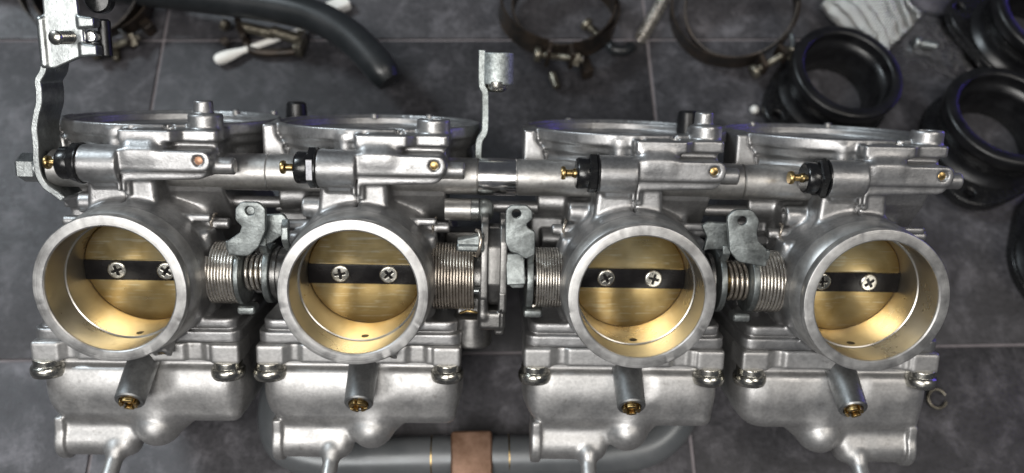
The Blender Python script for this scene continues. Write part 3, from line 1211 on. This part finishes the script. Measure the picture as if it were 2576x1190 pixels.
def stop_block():
    f = Field((-9, -19, -14), (6, 1, 16), 0.3)
    f.u(pbox((-6.6, -15.2, -6), (2.4, -8.6, 11.8), 1.6), 0)
    f.u(pbox((-6.6, -12, -4), (-3.2, -1.5, 12.0), 1.4), 0.8)
    f.u(pbox((0.0, -9, -4), (2.5, -2, 12.4), 0.6), 0.5)
    f.u(pbox((-1.0, -17.0, -2), (1.9, -14, 10.6), 0.6), 0.3)
    f.cut(pbox((0.7, -16, 11.2), (1.0, -8, 13), 0.05), 0.1)
    me = f.mesh('pulley_stop')
    link('pulley_stop', me, M['darkzinc'], rack)


stop_block()


def spring_arm():
    f = Field((-16, 8, 2), (-2, 20, 17), 0.25)
    f.u(pprism(roundpoly([(-13.4, 11.8), (-5, 11.4), (-5, 17.2), (-8, 16.4), (-13.4, 15.2)], 0.4), 9.0, 13.4, 0.5), 0)
    f.u(pbox((-13.4, 11.6, 8.6), (-5.0, 13.6, 14.0), 0.6), 0.8)
    me = f.mesh('spring_arm')
    link('spring_arm', me, M['lever'], rack)


spring_arm()
V, F = sweep([(-8.0, 9.8, 10), (-7.0, 10.4, 14.2), (-6.2, 13, 15.0), (-5.9, 15.6, 14.8), (-6.4, 17.8, 13.6), (-7.3, 18.0, 11.5)], 0.62, 12)
mk('spring_hook', V, F, M['spring_dark'], rack, smooth=60)

# cylinder with a domed screw, above the big spring
turn('bracket_spacer', [(0, 0), (3.6, 0), (3.7, 0.3), (3.7, 8.6), (0, 8.6)], (-18.2, 21.6, -5), (0, 21.6, -5), M['rail'], rack, 48)
turn('bracket_washer', [(0, 0), (3.9, 0), (3.9, 2.4), (3.5, 2.5), (0, 2.5)], (-9.4, 21.6, -5), (0, 21.6, -5), M['lever_bright'], rack, 48)
turn('dome_screw', [(0, 0), (3.3, 0), (3.7, 0.5), (3.9, 1.6), (3.7, 3.0), (2.9, 4.2), (1.5, 4.8), (0, 5.0)], (-6.8, 21.6, -5), (0, 21.6, -5), M['lever'], rack, 48)

L3 = [(8.4, 9.8), (11.0, 11.2), (11.0, 18.6), (8.6, 19.8), (8.2, 21.0), (10.0, 22.6), (10.0, 25.0), (8.2, 27.0), (3.2, 27.0), (1.6, 25.2), (1.7, 15.0), (3.2, 12.0), (5.6, 11.4)]
lev = plate('spring_lever', [roundpoly(L3, [1, .6, 1.4, 1, .8, 1.6, 1.6, 2.4, 2.4, 2, 4, 2, 1]), circ(5.0, 24.2, 1.3)[::-1]], 1.7, 0.35, M['lever'], rack, (0, 0, 14.2))
lev['label'] = 'flat mottled lever right of the pulley with one hole'
box('lever_tab', (5.2, 5.6, 11.4), (3.0, 5.0, 0.9), 0.6, M['lever'], rack, M3=Euler((rad(-14), 0, rad(4))).to_matrix())
plate('lever_tab', [roundpoly([(2.2, 4), (2.3, 0.6), (4.5, -1.2), (8.2, -1.0), (8.2, 10.2), (2.2, 10.6)], .8)], 1.4, .3, M['lever'], rack, (0, 0, 9.4))
bent_strip('lever_foot', 9.0, 11.0, [(16, 14.0), (12, 13.8), (10.0, 11.6), (8.6, 9), (7, 7.4)], 1.8, 'lever')
disc_on_shaft('lever_disc', 10.2, 10.2, 2.2, 'lever', bev=0.3)
box('disc_tab', (11.6, -11.2, 2.6), (3.2, 1.5, 3.0), 1.3, M['lever'], rack)
spring('return_spring', 11.8, 20.9, 9.7, 0.39, 10.3, M['spring'], rack, seed=9)
turn('shaft_collar', [(0, 0), (8.0, 0), (8.0, 5), (0, 5)], (20.4, 0, 0), (26, 0, 0), M['body'], rack, 64)

# ---- linkage between carburettors 3 and 4
turn('shaft_collar', [(0, 0), (8.3, 0), (8.3, 5.0), (9.2, 5.2), (9.2, 6.4), (0, 6.4)], (64.5, 0, 0), (75, 0, 0), M['darkzinc'], rack, 64)
disc_on_shaft('lever_disc', 73.4, 10.6, 2.0, 'lever', bev=0.3)
rod('brass_sleeve', (74.6, 0, 0), (78.0, 0, 0), 4.3, M['brass'], rack)
spring('small_spring', 75.8, 83.0, 6.2, 0.62, 4.3, M['spring_dark'], rack, seed=12)
disc_on_shaft('lever_disc', 84.0, 10.6, 2.0, 'lever', bev=0.3)
box('disc_tab', (81.6, -11.6, 2.6), (3.0, 1.5, 3.0), 1.3, M['lever'], rack)
spring('return_spring', 85.4, 93.8, 9.95, 0.49, 7.4, M['spring'], rack, seed=14)
L5 = [(84.6, 8.6), (84.2, 14.4), (81.2, 17.2), (80.6, 19.6), (81.0, 23.6), (78.6, 27.0), (73.0, 27.0), (70.6, 24.4), (71.6, 19.2), (72.4, 13.6), (75.4, 10.2), (80.0, 9.4)]
lev = plate('spring_lever', [roundpoly(L5, [1, 1.2, 1.4, 1.6, 2.4, 3, 3, 2.4, 3, 3, 3, 3]), circ(75.6, 23.4, 1.35)[::-1]], 1.7, 0.35, M['lever'], rack, (0, 0, 14.6))
lev['label'] = 'dark grey lever between the third and fourth carburettor'
bent_strip('lever_foot', 83.4, 85.4, [(14, 14.4), (11.5, 14.0), (9.4, 11.0), (7.6, 8.2), (6.5, 6)], 1.8, 'lever')
L5b = [(75.4, 12.8), (67.4, 12.6), (65.6, 11.8), (66.6, 16.6), (64.6, 20.4), (66.6, 21.8), (74.0, 21.4), (75.4, 20.0)]
plate('rear_lever', [roundpoly(L5b, [1, 1, .6, 1, .8, 1.5, 1.5, 1])], 1.7, 0.4, M['lever'], rack, (0, 0, 8.6))
bent_strip('rear_lever_foot', 71.9, 74.4, [(14, 9.2), (11.6, 9.4), (9.4, 7.6), (8.0, 4)], 1.6, 'lever')
spring('idle_spring', 74.2, 77.6, 1.7, 0.35, 4, M['spring_dark'], rack, y=17.8, z=10.4)

# ---- stays between the bodies (dark castings low in the gaps)


def stay(x0, x1, y0, y1, z0, z1, mat='body', name='joining_bracket', r=1.5):
    return box(name, ((x0 + x1) / 2, (y0 + y1) / 2, (z0 + z1) / 2), ((x1 - x0) / 2, (y1 - y0) / 2, (z1 - z0) / 2), r, M[mat], rack)


stay(-88, -74, -14, -2, -30, -22)
stay(-20, 22, 2, 8, -44, -34, 'darkzinc')
rod('fuel_joint_pipe', (-86, -6, -24), (-72, -6, -24), 5.0, M['darkzinc'], rack)
rod('fuel_joint_pipe', (-14, 28, -42), (14, 28, -42), 6.0, M['body'], rack)
rod('fuel_joint_pipe', (76, -6, -24), (88, -6, -24), 5.0, M['darkzinc'], rack)
rod('choke_link_rod', (-112, 21, -16), (112, 21, -16), 2.0, M['body'], rack)


def mid_boss():
    f = Field((-18, -30, -24), (6, 0, 8), 0.4)
    f.u(pbox((-14, -17, -20), (-2.5, -7, -2), 1.0), 0)
    f.u(pcyl((-8.6, -24.6, -3), (-8.6, -14, -3), 6.8, 6.2, rr=0.5), 1.2)
    f.cut(pcyl((-8.6, -26, -3), (-8.6, -21, -3), 3.2, rr=0.2), 0.3)
    link('joint_screw_boss', f.mesh('joint_screw_boss'), M['darkzinc'], rack)


mid_boss()
V, F = sweep([(-12.5, -12.6, 1.0), (-10, -11.4, 2.4), (-7, -12, 2.2), (-5.5, -13, 0.6)], 0.5, 10)
mk('spring_tail', V, F, M['brass'], rack, smooth=60)

# rubber caps behind the chambers
for x in (-78.6, 73.8):
    turn('rubber_cap', [(0, 0), (4.1, 0), (4.0, 5), (3.7, 8.0), (3.0, 8.8), (0, 9.0)], (x, 44.5, -56), (x, 55, -56), M['rubber'], rack, 40)
# chamber screws seen past the far rim
for x, y in ((-105, 47.8), (-90, 47.8), (-50, 47.6), (-28, 47.8), (28, 47.6), (134, 48), (103, 47.8)):
    rod('rim_dowel', (x, y - 1, -66), (x, y + 1.2, -66), 1.3, M['rail'], rack, ch=0.3, n=16)

def arc_pts(pts, n=8):
    """Catmull-Rom through pts"""
    P = [Vector(p) for p in pts]
    P = [P[0] * 2 - P[1]] + P + [P[-1] * 2 - P[-2]]
    out = []
    for i in range(1, len(P) - 2):
        for k in range(n):
            t = k / n
            a, b, c, d = P[i - 1], P[i], P[i + 1], P[i + 2]
            out.append(0.5 * ((2 * b) + (c - a) * t + (2 * a - 5 * b + 4 * c - d) * t * t + (3 * b - a - 3 * c + d) * t ** 3))
    out.append(P[-2])
    return out



# ---- centre cable stay with its collar (upright, seen edge on)


def edge_strip(name, path, z0, z1, th, mat, zf=None):
    """strip seen on its edge: path in (x, y), depth z0..z1"""
    P = arc_pts([(a, b, 0) for a, b in path], 5)
    n = len(P)
    V, F = [], []
    for i in range(n):
        t = (P[min(i + 1, n - 1)] - P[max(i - 1, 0)]).normalized()
        nn = Vector((-t.y, t.x, 0))
        for z in (z0, z1):
            for sgn in (-1, 1):
                q = P[i] + nn * (th / 2 * sgn)
                V.append((q.x, q.y, z))
    for i in range(n - 1):
        a, b = i * 4, (i + 1) * 4
        for u, v in ((0, 1), (1, 3), (3, 2), (2, 0)):
            F.append((a + u, a + v, b + v, b + u))
    F.append((0, 2, 3, 1))
    e = (n - 1) * 4
    F.append((e + 1, e + 3, e + 2, e))
    o = mk(name, V, F, M[mat], rack, smooth=50)
    bv = o.modifiers.new('edge', 'BEVEL')
    bv.width = 0.0003
    bv.segments = 2
    bv.limit_method = 'ANGLE'
    return o


edge_strip('cable_stay', [(-7.4, 34), (-7.5, 40), (-7.2, 43.5), (-5.6, 46.5), (-5.3, 50), (-5.4, 56), (-5.6, 60), (-6.6, 62), (-6.8, 66), (-6.8, 74)], -30, -16.5, 2.4, 'lever')


def stay_collar():
    f = Field((-9, 58, -30), (6, 77, -10), 0.25)
    f.u(pcyl((-1.6, 62.6, -20), (-1.6, 73.2, -20), 5.6, rr=0.4), 0)
    f.cut(pcyl((-1.6, 58, -20), (-1.6, 70, -20), 4.1, rr=0.2), 0.2)
    f.cut(pbox((-3.5, 59, -16), (0.3, 63.4, -8), 0.2), 0.2)
    link('stay_collar', f.mesh('stay_collar'), M['collar'], rack)
    turn('stay_pin', [(0, 0), (2.4, 0.1), (3.2, 0.8), (3.6, 2.0), (3.6, 4), (0, 4)], (-1.6, 60.0, -18.5), (-1.6, 70, -18.5), M['nickel'], rack, 40)


stay_collar()

# ---- long bracket at the left end
edge_strip('long_bracket', [(-141.6, 23.12), (-144.27, 25.37), (-146.93, 27.42), (-148.57, 30.7), (-148.98, 35.2), (-148.57, 40.32), (-148.57, 45.44), (-147.54, 50.05), (-146.31, 53.63), (-145.9, 57.73), (-145.9, 60.8), (-144.06, 63.87), (-143.04, 67.96)], -14.5, -1.0, 2.1, 'lever_bright')


def cable_clamp():
    f = Field((-144, 62, -8), (-118, 92, 14), 0.3)
    out = [(-140.4, 65.0), (-136.8, 64.8), (-128.6, 68.4), (-123.6, 69.0), (-123.6, 72.0), (-127.2, 72.6), (-127.2, 76.6), (-123.8, 77.2),
           (-124.0, 80.2), (-128.2, 80.8), (-128.6, 90.5), (-138.6, 90.5), (-138.6, 80.6), (-140.6, 79.8)]
    f.u(pprism(roundpoly(out, [.6, .8, 2, .5, .5, .8, .8, .5, .5, .8, 1, .2, 1, 1]), 4.0, 5.8, 0.3), 0)
    f.u(pbox((-140.6, 65.0, -4), (-138.4, 80, 6.6), 0.9), 1.0)
    f.u(pprism(roundpoly([(-128.5, 68.5), (-123.4, 69.0), (-123.4, 72), (-128.5, 72.5)], .5), 2.0, 6.4, .5), .6)
    f.u(pprism(roundpoly([(-128.5, 77), (-123.6, 77.3), (-123.6, 80.2), (-128.5, 80.6)], .5), 2.0, 6.4, .5), .6)
    link('cable_clamp', f.mesh('cable_clamp'), M['lever_bright'], rack)
    # threaded screw pointing at the viewer
    prof = [(0, 0)]
    z = 0.0
    while z < 5.6:
        prof += [(1.7, z), (2.0, z + 0.25), (1.7, z + 0.5)]
        z += 0.55
    prof += [(2.1, z + 0.1), (2.15, z + 0.9), (1.8, z + 1.3), (0, z + 1.4)]
    turn('clamp_screw', prof, (-131.2, 74.2, 5.5), (-132.4, 73.8, 13), M['nickel'], rack, 32, smooth=60)
    turn('clamp_pivot', [(0, 0), (2.0, 0), (2.0, 2.4), (1.4, 3), (0, 3.2)], (-126.0, 74.6, 1.0), (-126.0, 74.6, 6), M['chrome'], rack, 32)
    rod('rubber_bush', (-123.4, 68.5, 0), (-123.4, 80, 0), 1.9, M['rubber'], rack, 0.6)
    turn('clamp_nut', [(0, 0), (3.8, 0), (4.2, .6), (4.2, 3.4), (3.6, 4.2), (0, 4.4)], (-126.0, 86.0, -6), (-126.0, 86.0, 4), M['plastic'], rack, 32)


cable_clamp()
# hex bolt at the left end
turn('bracket_bolt', [(0, 0), (4.3, 0), (4.8, 0.5), (4.8, 5.4), (4.2, 6.2), (0, 6.2)], (-151.6, 32.4, -8), (-160, 32.4, -8), M['lever_bright'], rack, 6, smooth=20)
turn('bolt_flange', [(0, 0), (5.0, 0), (5.4, 0.3), (5.4, 1.0), (4.8, 1.5), (0, 1.5)], (-150.2, 32.4, -8), (-158, 32.4, -8), M['lever_bright'], rack, 48)
rod('bolt_washer', (-149.4, 32.4, -8), (-150.2, 32.4, -8), 6.3, M['darkzinc'], rack, 0.1)

# ================================================================== THINGS ON THE FLOOR


# grey bent tube under the bowls
t = empty('bent_grey_tube', (0, -49, 0))
tag(t, 'grey bent tube with a brown clip lying under the float bowls', 'tube')
pth = arc_pts([(-84, 40, 8), (-87, 20, 8), (-83, 6.5, 8), (-71, 0.9, 8), (-55, 0, 8), (-20, 0, 8), (20, -0.4, 8), (42, -0.4, 8), (58, 1.8, 8), (69, 9, 8), (76, 21, 8), (82, 36, 8)], 10)
V, F = sweep(pth, 7.8, 40)
mk('tube_body', V, F, M['pipe'], t, smooth=60)
cl = box('brown_clip', (-10.2, -0.4, 8.4), (8.0, 8.7, 8.2), 1.6, M['clip'], t)
for x in (-26.0, 4.0):
    turn('brass_band', [(7.8, 0), (7.98, 0.05), (7.98, 0.5), (7.8, 0.55)], (x, 0, 8), (x + 1, 0, 8), M['brass'], t, 48, closed=True)

# dark hose at the top
hp = arc_pts([(-300, 196, 14), (-240, 186, 15), (-190, 174, 17), (-140, 164, 20), (-105, 156.5, 23), (-82, 149, 24), (-66, 139, 23), (-54, 126.5, 21), (-47, 117, 18)], 10)
V, F = sweep(hp, [7.6] * (len(hp) - 6) + [7.5, 7.4, 7.1, 6.7, 6.2, 5.6], 36)
h = mk('rubber_hose', V, F, M['hose'], None, smooth=60)
tag(h, 'dark grey bent hose lying across the tiles at the top left', 'hose')


def hose_clamp(x, y, R, ang, tilt, label, H=11.0, extra=0):
    o = empty('hose_clamp', (x, y, 0))
    tag(o, label, 'clamp', 'rusty hose clamps on the tiles')
    Rt = Euler(tilt).to_matrix()
    lift = Vector((0, 0, R * abs(math.sin(tilt[0])) + R * abs(math.sin(tilt[1])) * 0.7))

    def band(name, R, a0, a1, h0, h1, th, mat):
        V, F = [], []
        n = 90
        for i in range(n + 1):
            a = rad(a0 + (a1 - a0) * i / n)
            rr_ = R * (1 + 0.03 * math.sin(2 * a + 1))
            for r_, z in ((rr_, h0), (rr_ + th, h0), (rr_ + th, h1), (rr_, h1)):
                V.append(tuple(Rt @ Vector((r_ * math.cos(a), r_ * math.sin(a), z)) + lift))
        for i in range(n):
            for k in range(4):
                F.append((i * 4 + k, i * 4 + (k + 1) % 4, (i + 1) * 4 + (k + 1) % 4, (i + 1) * 4 + k))
        F.append((3, 2, 1, 0))
        e = n * 4
        F.append((e, e + 1, e + 2, e + 3))
        return mk(name, V, F, mat, o, smooth=40)
    band('band', R, ang + 12, ang + 348, 0.3, H, 0.8, M['rust'])
    Rt = Euler((tilt[0] + rad(16), tilt[1] - rad(10), 0)).to_matrix()
    lift = lift + Vector((3.0, 0, 3.0))
    band('inner_band', R - 4.2, 0, 352, 0.6, H + 1.5, 0.9, M['rust'])
    lift = lift - Vector((3.0, 0, 3.0))
    Rt = Euler(tilt).to_matrix()
    d = Vector((math.cos(rad(ang)), math.sin(rad(ang)), 0))
    tt = Vector((-d.y, d.x, 0))
    for sgn in (-1, 1):
        c = d * (R + 3.0) + tt * sgn * (R * math.sin(rad(12)) * 0.9) + Vector((0, 0, H / 2))
        box('ear', tuple(Rt @ c + lift), (3.6, 1.0, H / 2 - 0.4), 0.5, M['rust'], o, M3=Rt @ Matrix.Rotation(rad(ang + sgn * 10), 3, 'Z'))
    a = Rt @ (d * (R + 4.0) - tt * 12 + Vector((0, 0, H / 2))) + lift
    b = Rt @ (d * (R + 4.0) + tt * 11 + Vector((0, 0, H / 2))) + lift
    prof = [(0, 0), (3.2, 0), (3.5, .5), (3.5, 2.4), (3.1, 2.9), (1.5, 2.9)]
    z = 3.0
    L = (b - a).length
    while z < L:
        prof += [(1.6, z), (1.85, z + .35), (1.6, z + .7)]
        z += .75
    prof += [(0, z)]
    turn('clamp_bolt', prof, tuple(a), tuple(b), M['rust_bolt'], o, 24, smooth=60)
    c = a.lerp(b, 0.78)
    turn('square_nut', [(0, 0), (3.6, 0), (4, .4), (4, 3), (0, 3)], tuple(c), tuple(b + (b - a)), M['rust_bolt'], o, 4, smooth=20)
    if extra:
        V, F = sweep([d_at(ang + a_, R + 2.5 + 3 * math.sin(rad(a_ * 4))) + Vector((0, 0, 2.5)) for a_ in range(12, 46, 3)], 1.3, 10)
        mk('clamp_tang', V, F, M['lever_bright'], o, smooth=60)
    else:
        q = d_at(ang - 3, R + 1.5)
        rod('clamp_stud', (q.x, q.y, 3.0), (q.x + 2.2, q.y - 8.5, 3.0), 1.9, M['rust_bolt'], o, 0.5, 20)
        q = d_at(ang + 30, R + 1.5)
        box('dark_ear', (q.x, q.y, 4), (2.6, 5.0, 3.6), 1.2, M['rust'], o, M3=Matrix.Rotation(rad(ang + 110), 3, 'Z'))
    return o


def d_at(a, r):
    return Vector((math.cos(rad(a)) * r, math.sin(rad(a)) * r, 0))


hose_clamp(33, 161, 28, -94, (rad(-10), rad(6), 0), 'rusty hose clamp right of the upright cable stay, above the second carburettor')
hose_clamp(121, 164, 29.5, -62, (rad(9), rad(-7), 0), 'rusty hose clamp between the coil spring and the wire gauze', extra=40)
hose_clamp(-195, 176, 29, -62, (rad(12), rad(8), 0), 'dark hose clamp behind the long bracket at the top left corner')


def loose_bolt(name, p, q, label, cat, mat='rust_bolt', rh=3.4, rs=1.6):
    a, b = Vector(p), Vector(q)
    prof = [(0, 0), (rh - .4, 0), (rh, .5), (rh, 2.2), (rh - .5, 2.8), (rs, 2.9)]
    z = 3.0
    L = (b - a).length
    while z < L:
        prof += [(rs, z), (rs + .25, z + .35), (rs, z + .7)]
        z += .75
    prof += [(0, z)]
    o = turn(name, prof, p, q, M[mat], None, 24, smooth=60)
    return tag(o, label, cat)


loose_bolt('loose_bolt', (47, 161.5, 3.6), (54.5, 154, 1.9), 'small tarnished bolt lying inside the middle hose clamp', 'bolt')

# coil spring on the floor
V, F = [], []
pa, pb = Vector((74.6, 151.8, 3.2)), Vector((97, 190, 3.2))
ax = (pb - pa).normalized()
uu = ax.orthogonal().normalized()
vv = ax.cross(uu)
pts = []
for i in range(23 * 24 + 1):
    tt_ = i / 24
    a = 2 * math.pi * tt_
    pts.append(pa + (pb - pa) * (tt_ / 23) + (uu * math.cos(a) + vv * math.sin(a)) * 2.9)
V, F = sweep(pts, 0.55, 8)
o = mk('coil_spring', V, F, M['spring'], None, smooth=60)
tag(o, 'long thin coil spring lying between two hose clamps', 'spring')

# cotton swab under the hose
pa, pb = Vector((-133.5, 139.2, 3.2)), Vector((-84, 161.5, 3.0))
prof = [(0, 0), (1.6, .3), (2.6, 1.6), (3.0, 4), (2.7, 8), (2.0, 12), (1.6, 14)]
L = (pb - pa).length
V, F = lathe(prof + [(1.5, L - 1), (1.2, L), (0, L)], 28)
rng2 = random.Random(2)
R_, o_, _ = axmat(pa, pb)
VV = []
for v in V:
    k = 1 + 0.12 * (noise.noise(Vector(v) * 0.8)) if v[2] < 13 else 1
    VV.append(tuple(R_ @ Vector((v[0] * k, v[1] * k, v[2]))))
o = mk('cotton_swab', VV, F, M['white'], None, tuple(pa), smooth=60)
tag(o, 'white cotton swab lying below the dark hose', 'cotton swab')

# screw clamp assembly by the hose
sc_o = empty('screw_clamp', (-108, 150, 0))
tag(sc_o, 'rusty clamp with two threaded screws half under the dark hose', 'clamp')


def threaded(name, a, b, r, parent, mat='rust_bolt'):
    prof = [(0, 0)]
    z = 0
    L = (Vector(b) - Vector(a)).length
    while z < L:
        prof += [(r, z), (r + .3, z + .4), (r, z + .8)]
        z += .85
    prof += [(0, z)]
    return turn(name, prof, a, b, M[mat], parent, 20, smooth=60)


threaded('threaded_screw', (-15, 7, 7), (3, 2, 7), 2.4, sc_o)
threaded('threaded_screw', (2, 3, 8), (16, -2, 8), 2.6, sc_o)
box('end_block', (15.6, -3, 6), (1.9, 5.2, 4.2), 0.8, M['rust_bolt'], sc_o, M3=Matrix.Rotation(rad(-12), 3, 'Z'))
box('end_block', (-13.5, 5, 5), (1.6, 6.0, 4.5), 0.8, M['rust'], sc_o, M3=Matrix.Rotation(rad(20), 3, 'Z'))
V, F = sweep(arc_pts([(-13, 5, 3), (-10, -3, 3), (-4, -6, 3), (6, -6, 3), (14, -5, 3)], 6), 2.0, 12)
mk('curved_band', V, F, M['rust'], sc_o, smooth=60)
turn('wing_screw', [(0, 0), (2.2, 0), (3.0, .8), (3.0, 3), (0, 4)], (-20, 7, 6), (-26, 10, 7), M['rust_bolt'], sc_o, 8, smooth=20)
turn('wing_screw', [(0, 0), (2.2, 0), (2.6, 3.5), (0, 4)], (-20, 1, 4), (-24, -2, 3), M['rust'], sc_o, 8, smooth=20)

# white plastic bit at the top edge
o = box('plastic_piece', (-79, 170.5, 3.0), (9, 3.4, 2.6), 1.4, M['white'], None, M3=Matrix.Rotation(rad(28), 3, 'Z'))
tag(o, 'small white plastic piece beyond the hose at the top edge', 'plastic')
# dark curved scrap
o = mk('metal_scrap', *sweep(arc_pts([(58.5, 150, 2.2), (60, 146, 3), (63, 144.6, 3.4), (67, 145, 3), (70.5, 148.5, 2.4)], 6), [1.0] + [2.6] * 23 + [0.8], 12), M['hose'], None, smooth=60)
tag(o, 'dark curved scrap of metal just right of the middle hose clamp', 'scrap')
# white bead
o = turn('plastic_bead', [(0, 0), (1.6, .3), (2.1, 1.6), (1.8, 3), (0, 3.6)], (126.5, 111.3, 0), (126.9, 111.3, 5), M['white'], None, 20, smooth=60)
tag(o, 'small white bead on the tile left of the black rubber boot', 'bead')


# ---- rubber intake boots
def boot(loc, rot, label, k=1.0):
    o = empty('rubber_boot', loc, Euler(rot))
    tag(o, label, 'rubber boot', 'black rubber boots on the tiles')
    # neck
    prof = [(26.5, 0.5), (24.0, 3), (23.0, 5), (23.0, 11), (23.8, 13), (25.4, 14.0), (26.0, 14.8), (26.1, 18.8), (25.7, 19.6), (25.0, 19.9),
            (22.0, 20.3), (21.2, 19.9), (20.9, 19.0), (21.1, 15.6), (20.2, 14.4), (18.6, 13.0), (18.2, 11.0), (18.4, 9), (17.0, 6.5), (16.6, 4), (16.8, 0.5)]
    V, F = lathe([(r * k, z * k) for r, z in prof], 96, closed=True)
    mk('rubber_sleeve', V, F, M['rubber'], o, smooth=50)
    # flange with two ears
    pts = []
    for i in range(72):
        a = 2 * math.pi * i / 72
        r = 27.5 + 9.5 * abs(math.cos(a)) ** 7
        pts.append((r * math.cos(a) * k, r * math.sin(a) * k))
    fl = plate('flange', [pts, circ(0, 0, 16.7 * k, 60)[::-1], circ(32.0 * k, 0, 2.4 * k, 20)[::-1], circ(-32.0 * k, 0, 2.4 * k, 20)[::-1]],
               5.0 * k, 0.8, M['plastic'], o, (0, 0, -1.2))
    turn('band_groove', [(22.9 * k, 0), (23.8 * k, .2), (23.8 * k, 2.4), (22.9 * k, 2.6)], (0, 0, 7 * k), (0, 0, 20), M['plastic'], o, 80, closed=True)
    return o


boot((164, 118.5, 3.6), (rad(0), rad(-4), rad(205)), 'black rubber boot above the fourth carburettor, beside the wire gauze')
boot((234, 92, 3.6), (rad(-3), rad(6), rad(60)), 'black rubber boot at the right edge behind the end carburettor', 1.08)
boot((268, 150, 3.6), (rad(-4), rad(5), rad(-30)), 'black rubber boot in the top right corner', 1.08)
boot((258, 28, 3.6), (rad(0), rad(0), rad(100)), 'black rubber boot cut off by the right edge, lowest of the boots')


# ---- wire gauze: rippled sheet
def gauze():
    o = None
    n, m = 90, 70
    c = [Vector((166, 168, 0)), Vector((188, 134.5, 0)), Vector((219, 163, 0)), Vector((200, 205, 0))]
    V, F = [], []
    for th in (0, -0.5):
        for i in range(n + 1):
            for j in range(m + 1):
                u, v = i / n, j / m
                p = (c[0] * (1 - u) + c[1] * u) * (1 - v) + (c[3] * (1 - u) + c[2] * u) * v
                edge = min(u, 1 - u, v, 1 - v)
                e2 = 1.4 * noise.noise(Vector((u * 7, v * 7, 3)))
                amp = 1.0 + 1.4 * v
                z = 7 + 3 * math.sin(math.pi * u) * math.sin(math.pi * v) + (0.6 + 2.4 * v) * math.sin(v * 44 + 9 * (u - 0.5) ** 2 + 5 * u) + e2
                V.append((p.x + e2 * .5, p.y, z + th))
    k = (n + 1) * (m + 1)
    for i in range(n):
        for j in range(m):
            a = i * (m + 1) + j
            F.append((a, a + m + 1, a + m + 2, a + 1))
            F.append((k + a, k + a + 1, k + a + m + 2, k + a + m + 1))
    for i in range(n):
        for j in (0, m):
            a, b = i * (m + 1) + j, (i + 1) * (m + 1) + j
            F.append((a, b, k + b, k + a) if j else (a, k + a, k + b, b))
    for j in range(m):
        for i in (0, n):
            a, b = i * (m + 1) + j, i * (m + 1) + j + 1
            F.append((a, b, k + b, k + a))
    o = mk('wire_gauze', V, F, M['gauze'], None, smooth=70)
    tag(o, 'crumpled piece of pale woven wire gauze at the top right', 'wire gauze')


gauze()
o = loose_bolt('metal_fitting', (213, 149.5, 3.4), (224, 147.2, 3.0), 'small bright metal fitting below the wire gauze', 'fitting', 'lever_bright', 3.0, 1.8)

# small ring by the right bowl
V, F = [], []
pts = []
for i in range(61):
    a = rad(20 + 320 * i / 60)
    pts.append((184 + 3.8 * math.cos(a), -29 + 3.8 * math.sin(a), 1.4 + 0.6 * math.sin(a)))
V, F = sweep(pts, 0.7, 10)
o = mk('wire_ring', V, F, M['rust_bolt'], None, smooth=60)
tag(o, 'small open metal ring on the tile right of the last float bowl', 'ring')


# thin clear plastic film lying on the tiles
def film_mat():
    m = bpy.data.materials.new('clear_plastic_film')
    m.use_nodes = True
    t = m.node_tree
    t.nodes.remove(t.nodes['Principled BSDF'])
    out = t.nodes['Material Output']
    tr = t.nodes.new('ShaderNodeBsdfTransparent')
    tr.inputs[0].default_value = (0.94, 0.94, 0.96, 1)
    gl = t.nodes.new('ShaderNodeBsdfGlossy')
    gl.inputs['Roughness'].default_value = 0.30
    fr = t.nodes.new('ShaderNodeFresnel')
    fr.inputs[0].default_value = 1.5
    mx = t.nodes.new('ShaderNodeMixShader')
    t.links.new(fr.outputs[0], mx.inputs[0])
    t.links.new(tr.outputs[0], mx.inputs[1])
    t.links.new(gl.outputs[0], mx.inputs[2])
    t.links.new(mx.outputs[0], out.inputs['Surface'])
    return m


M['film'] = film_mat()


def film(x0, x1, y0, y1, seed, label, amp=5.0):
    n = 90
    top, bot = [], []
    for i in range(n + 1):
        for j in range(n + 1):
            u, v = i / n, j / n
            p = Vector((u * 3.2 + seed, v * 3.2, seed * 1.7))
            e = min(1.0, 6 * min(u, 1 - u, v, 1 - v))
            q = noise.noise(p * 0.9) + 0.5 * abs(noise.noise(p * 2.3)) + 0.16 * noise.noise(p * 6)
            z = 0.5 + max(0.0, amp * (0.45 + q)) * e
            wx = 5 * noise.noise(Vector((v * 2, seed, 1)))
            wy = 5 * noise.noise(Vector((u * 2, seed, 5)))
            top.append((x0 + (x1 - x0) * u + wx, y0 + (y1 - y0) * v + wy, z))
            bot.append((x0 + (x1 - x0) * u + wx, y0 + (y1 - y0) * v + wy, z - 0.08))
    V = top + bot
    k = (n + 1) ** 2
    F = []
    for i in range(n):
        for j in range(n):
            a = i * (n + 1) + j
            F.append((a, a + n + 1, a + n + 2, a + 1))
            F.append((k + a, k + a + 1, k + a + n + 2, k + a + n + 1))
    o = mk('plastic_film', V, F, M['film'], None, smooth=180)
    tag(o, label, 'plastic film')


film(203, 246, 132, 172, 4.1, 'small clear plastic bag under the bright metal fitting at the top right', 1.2)
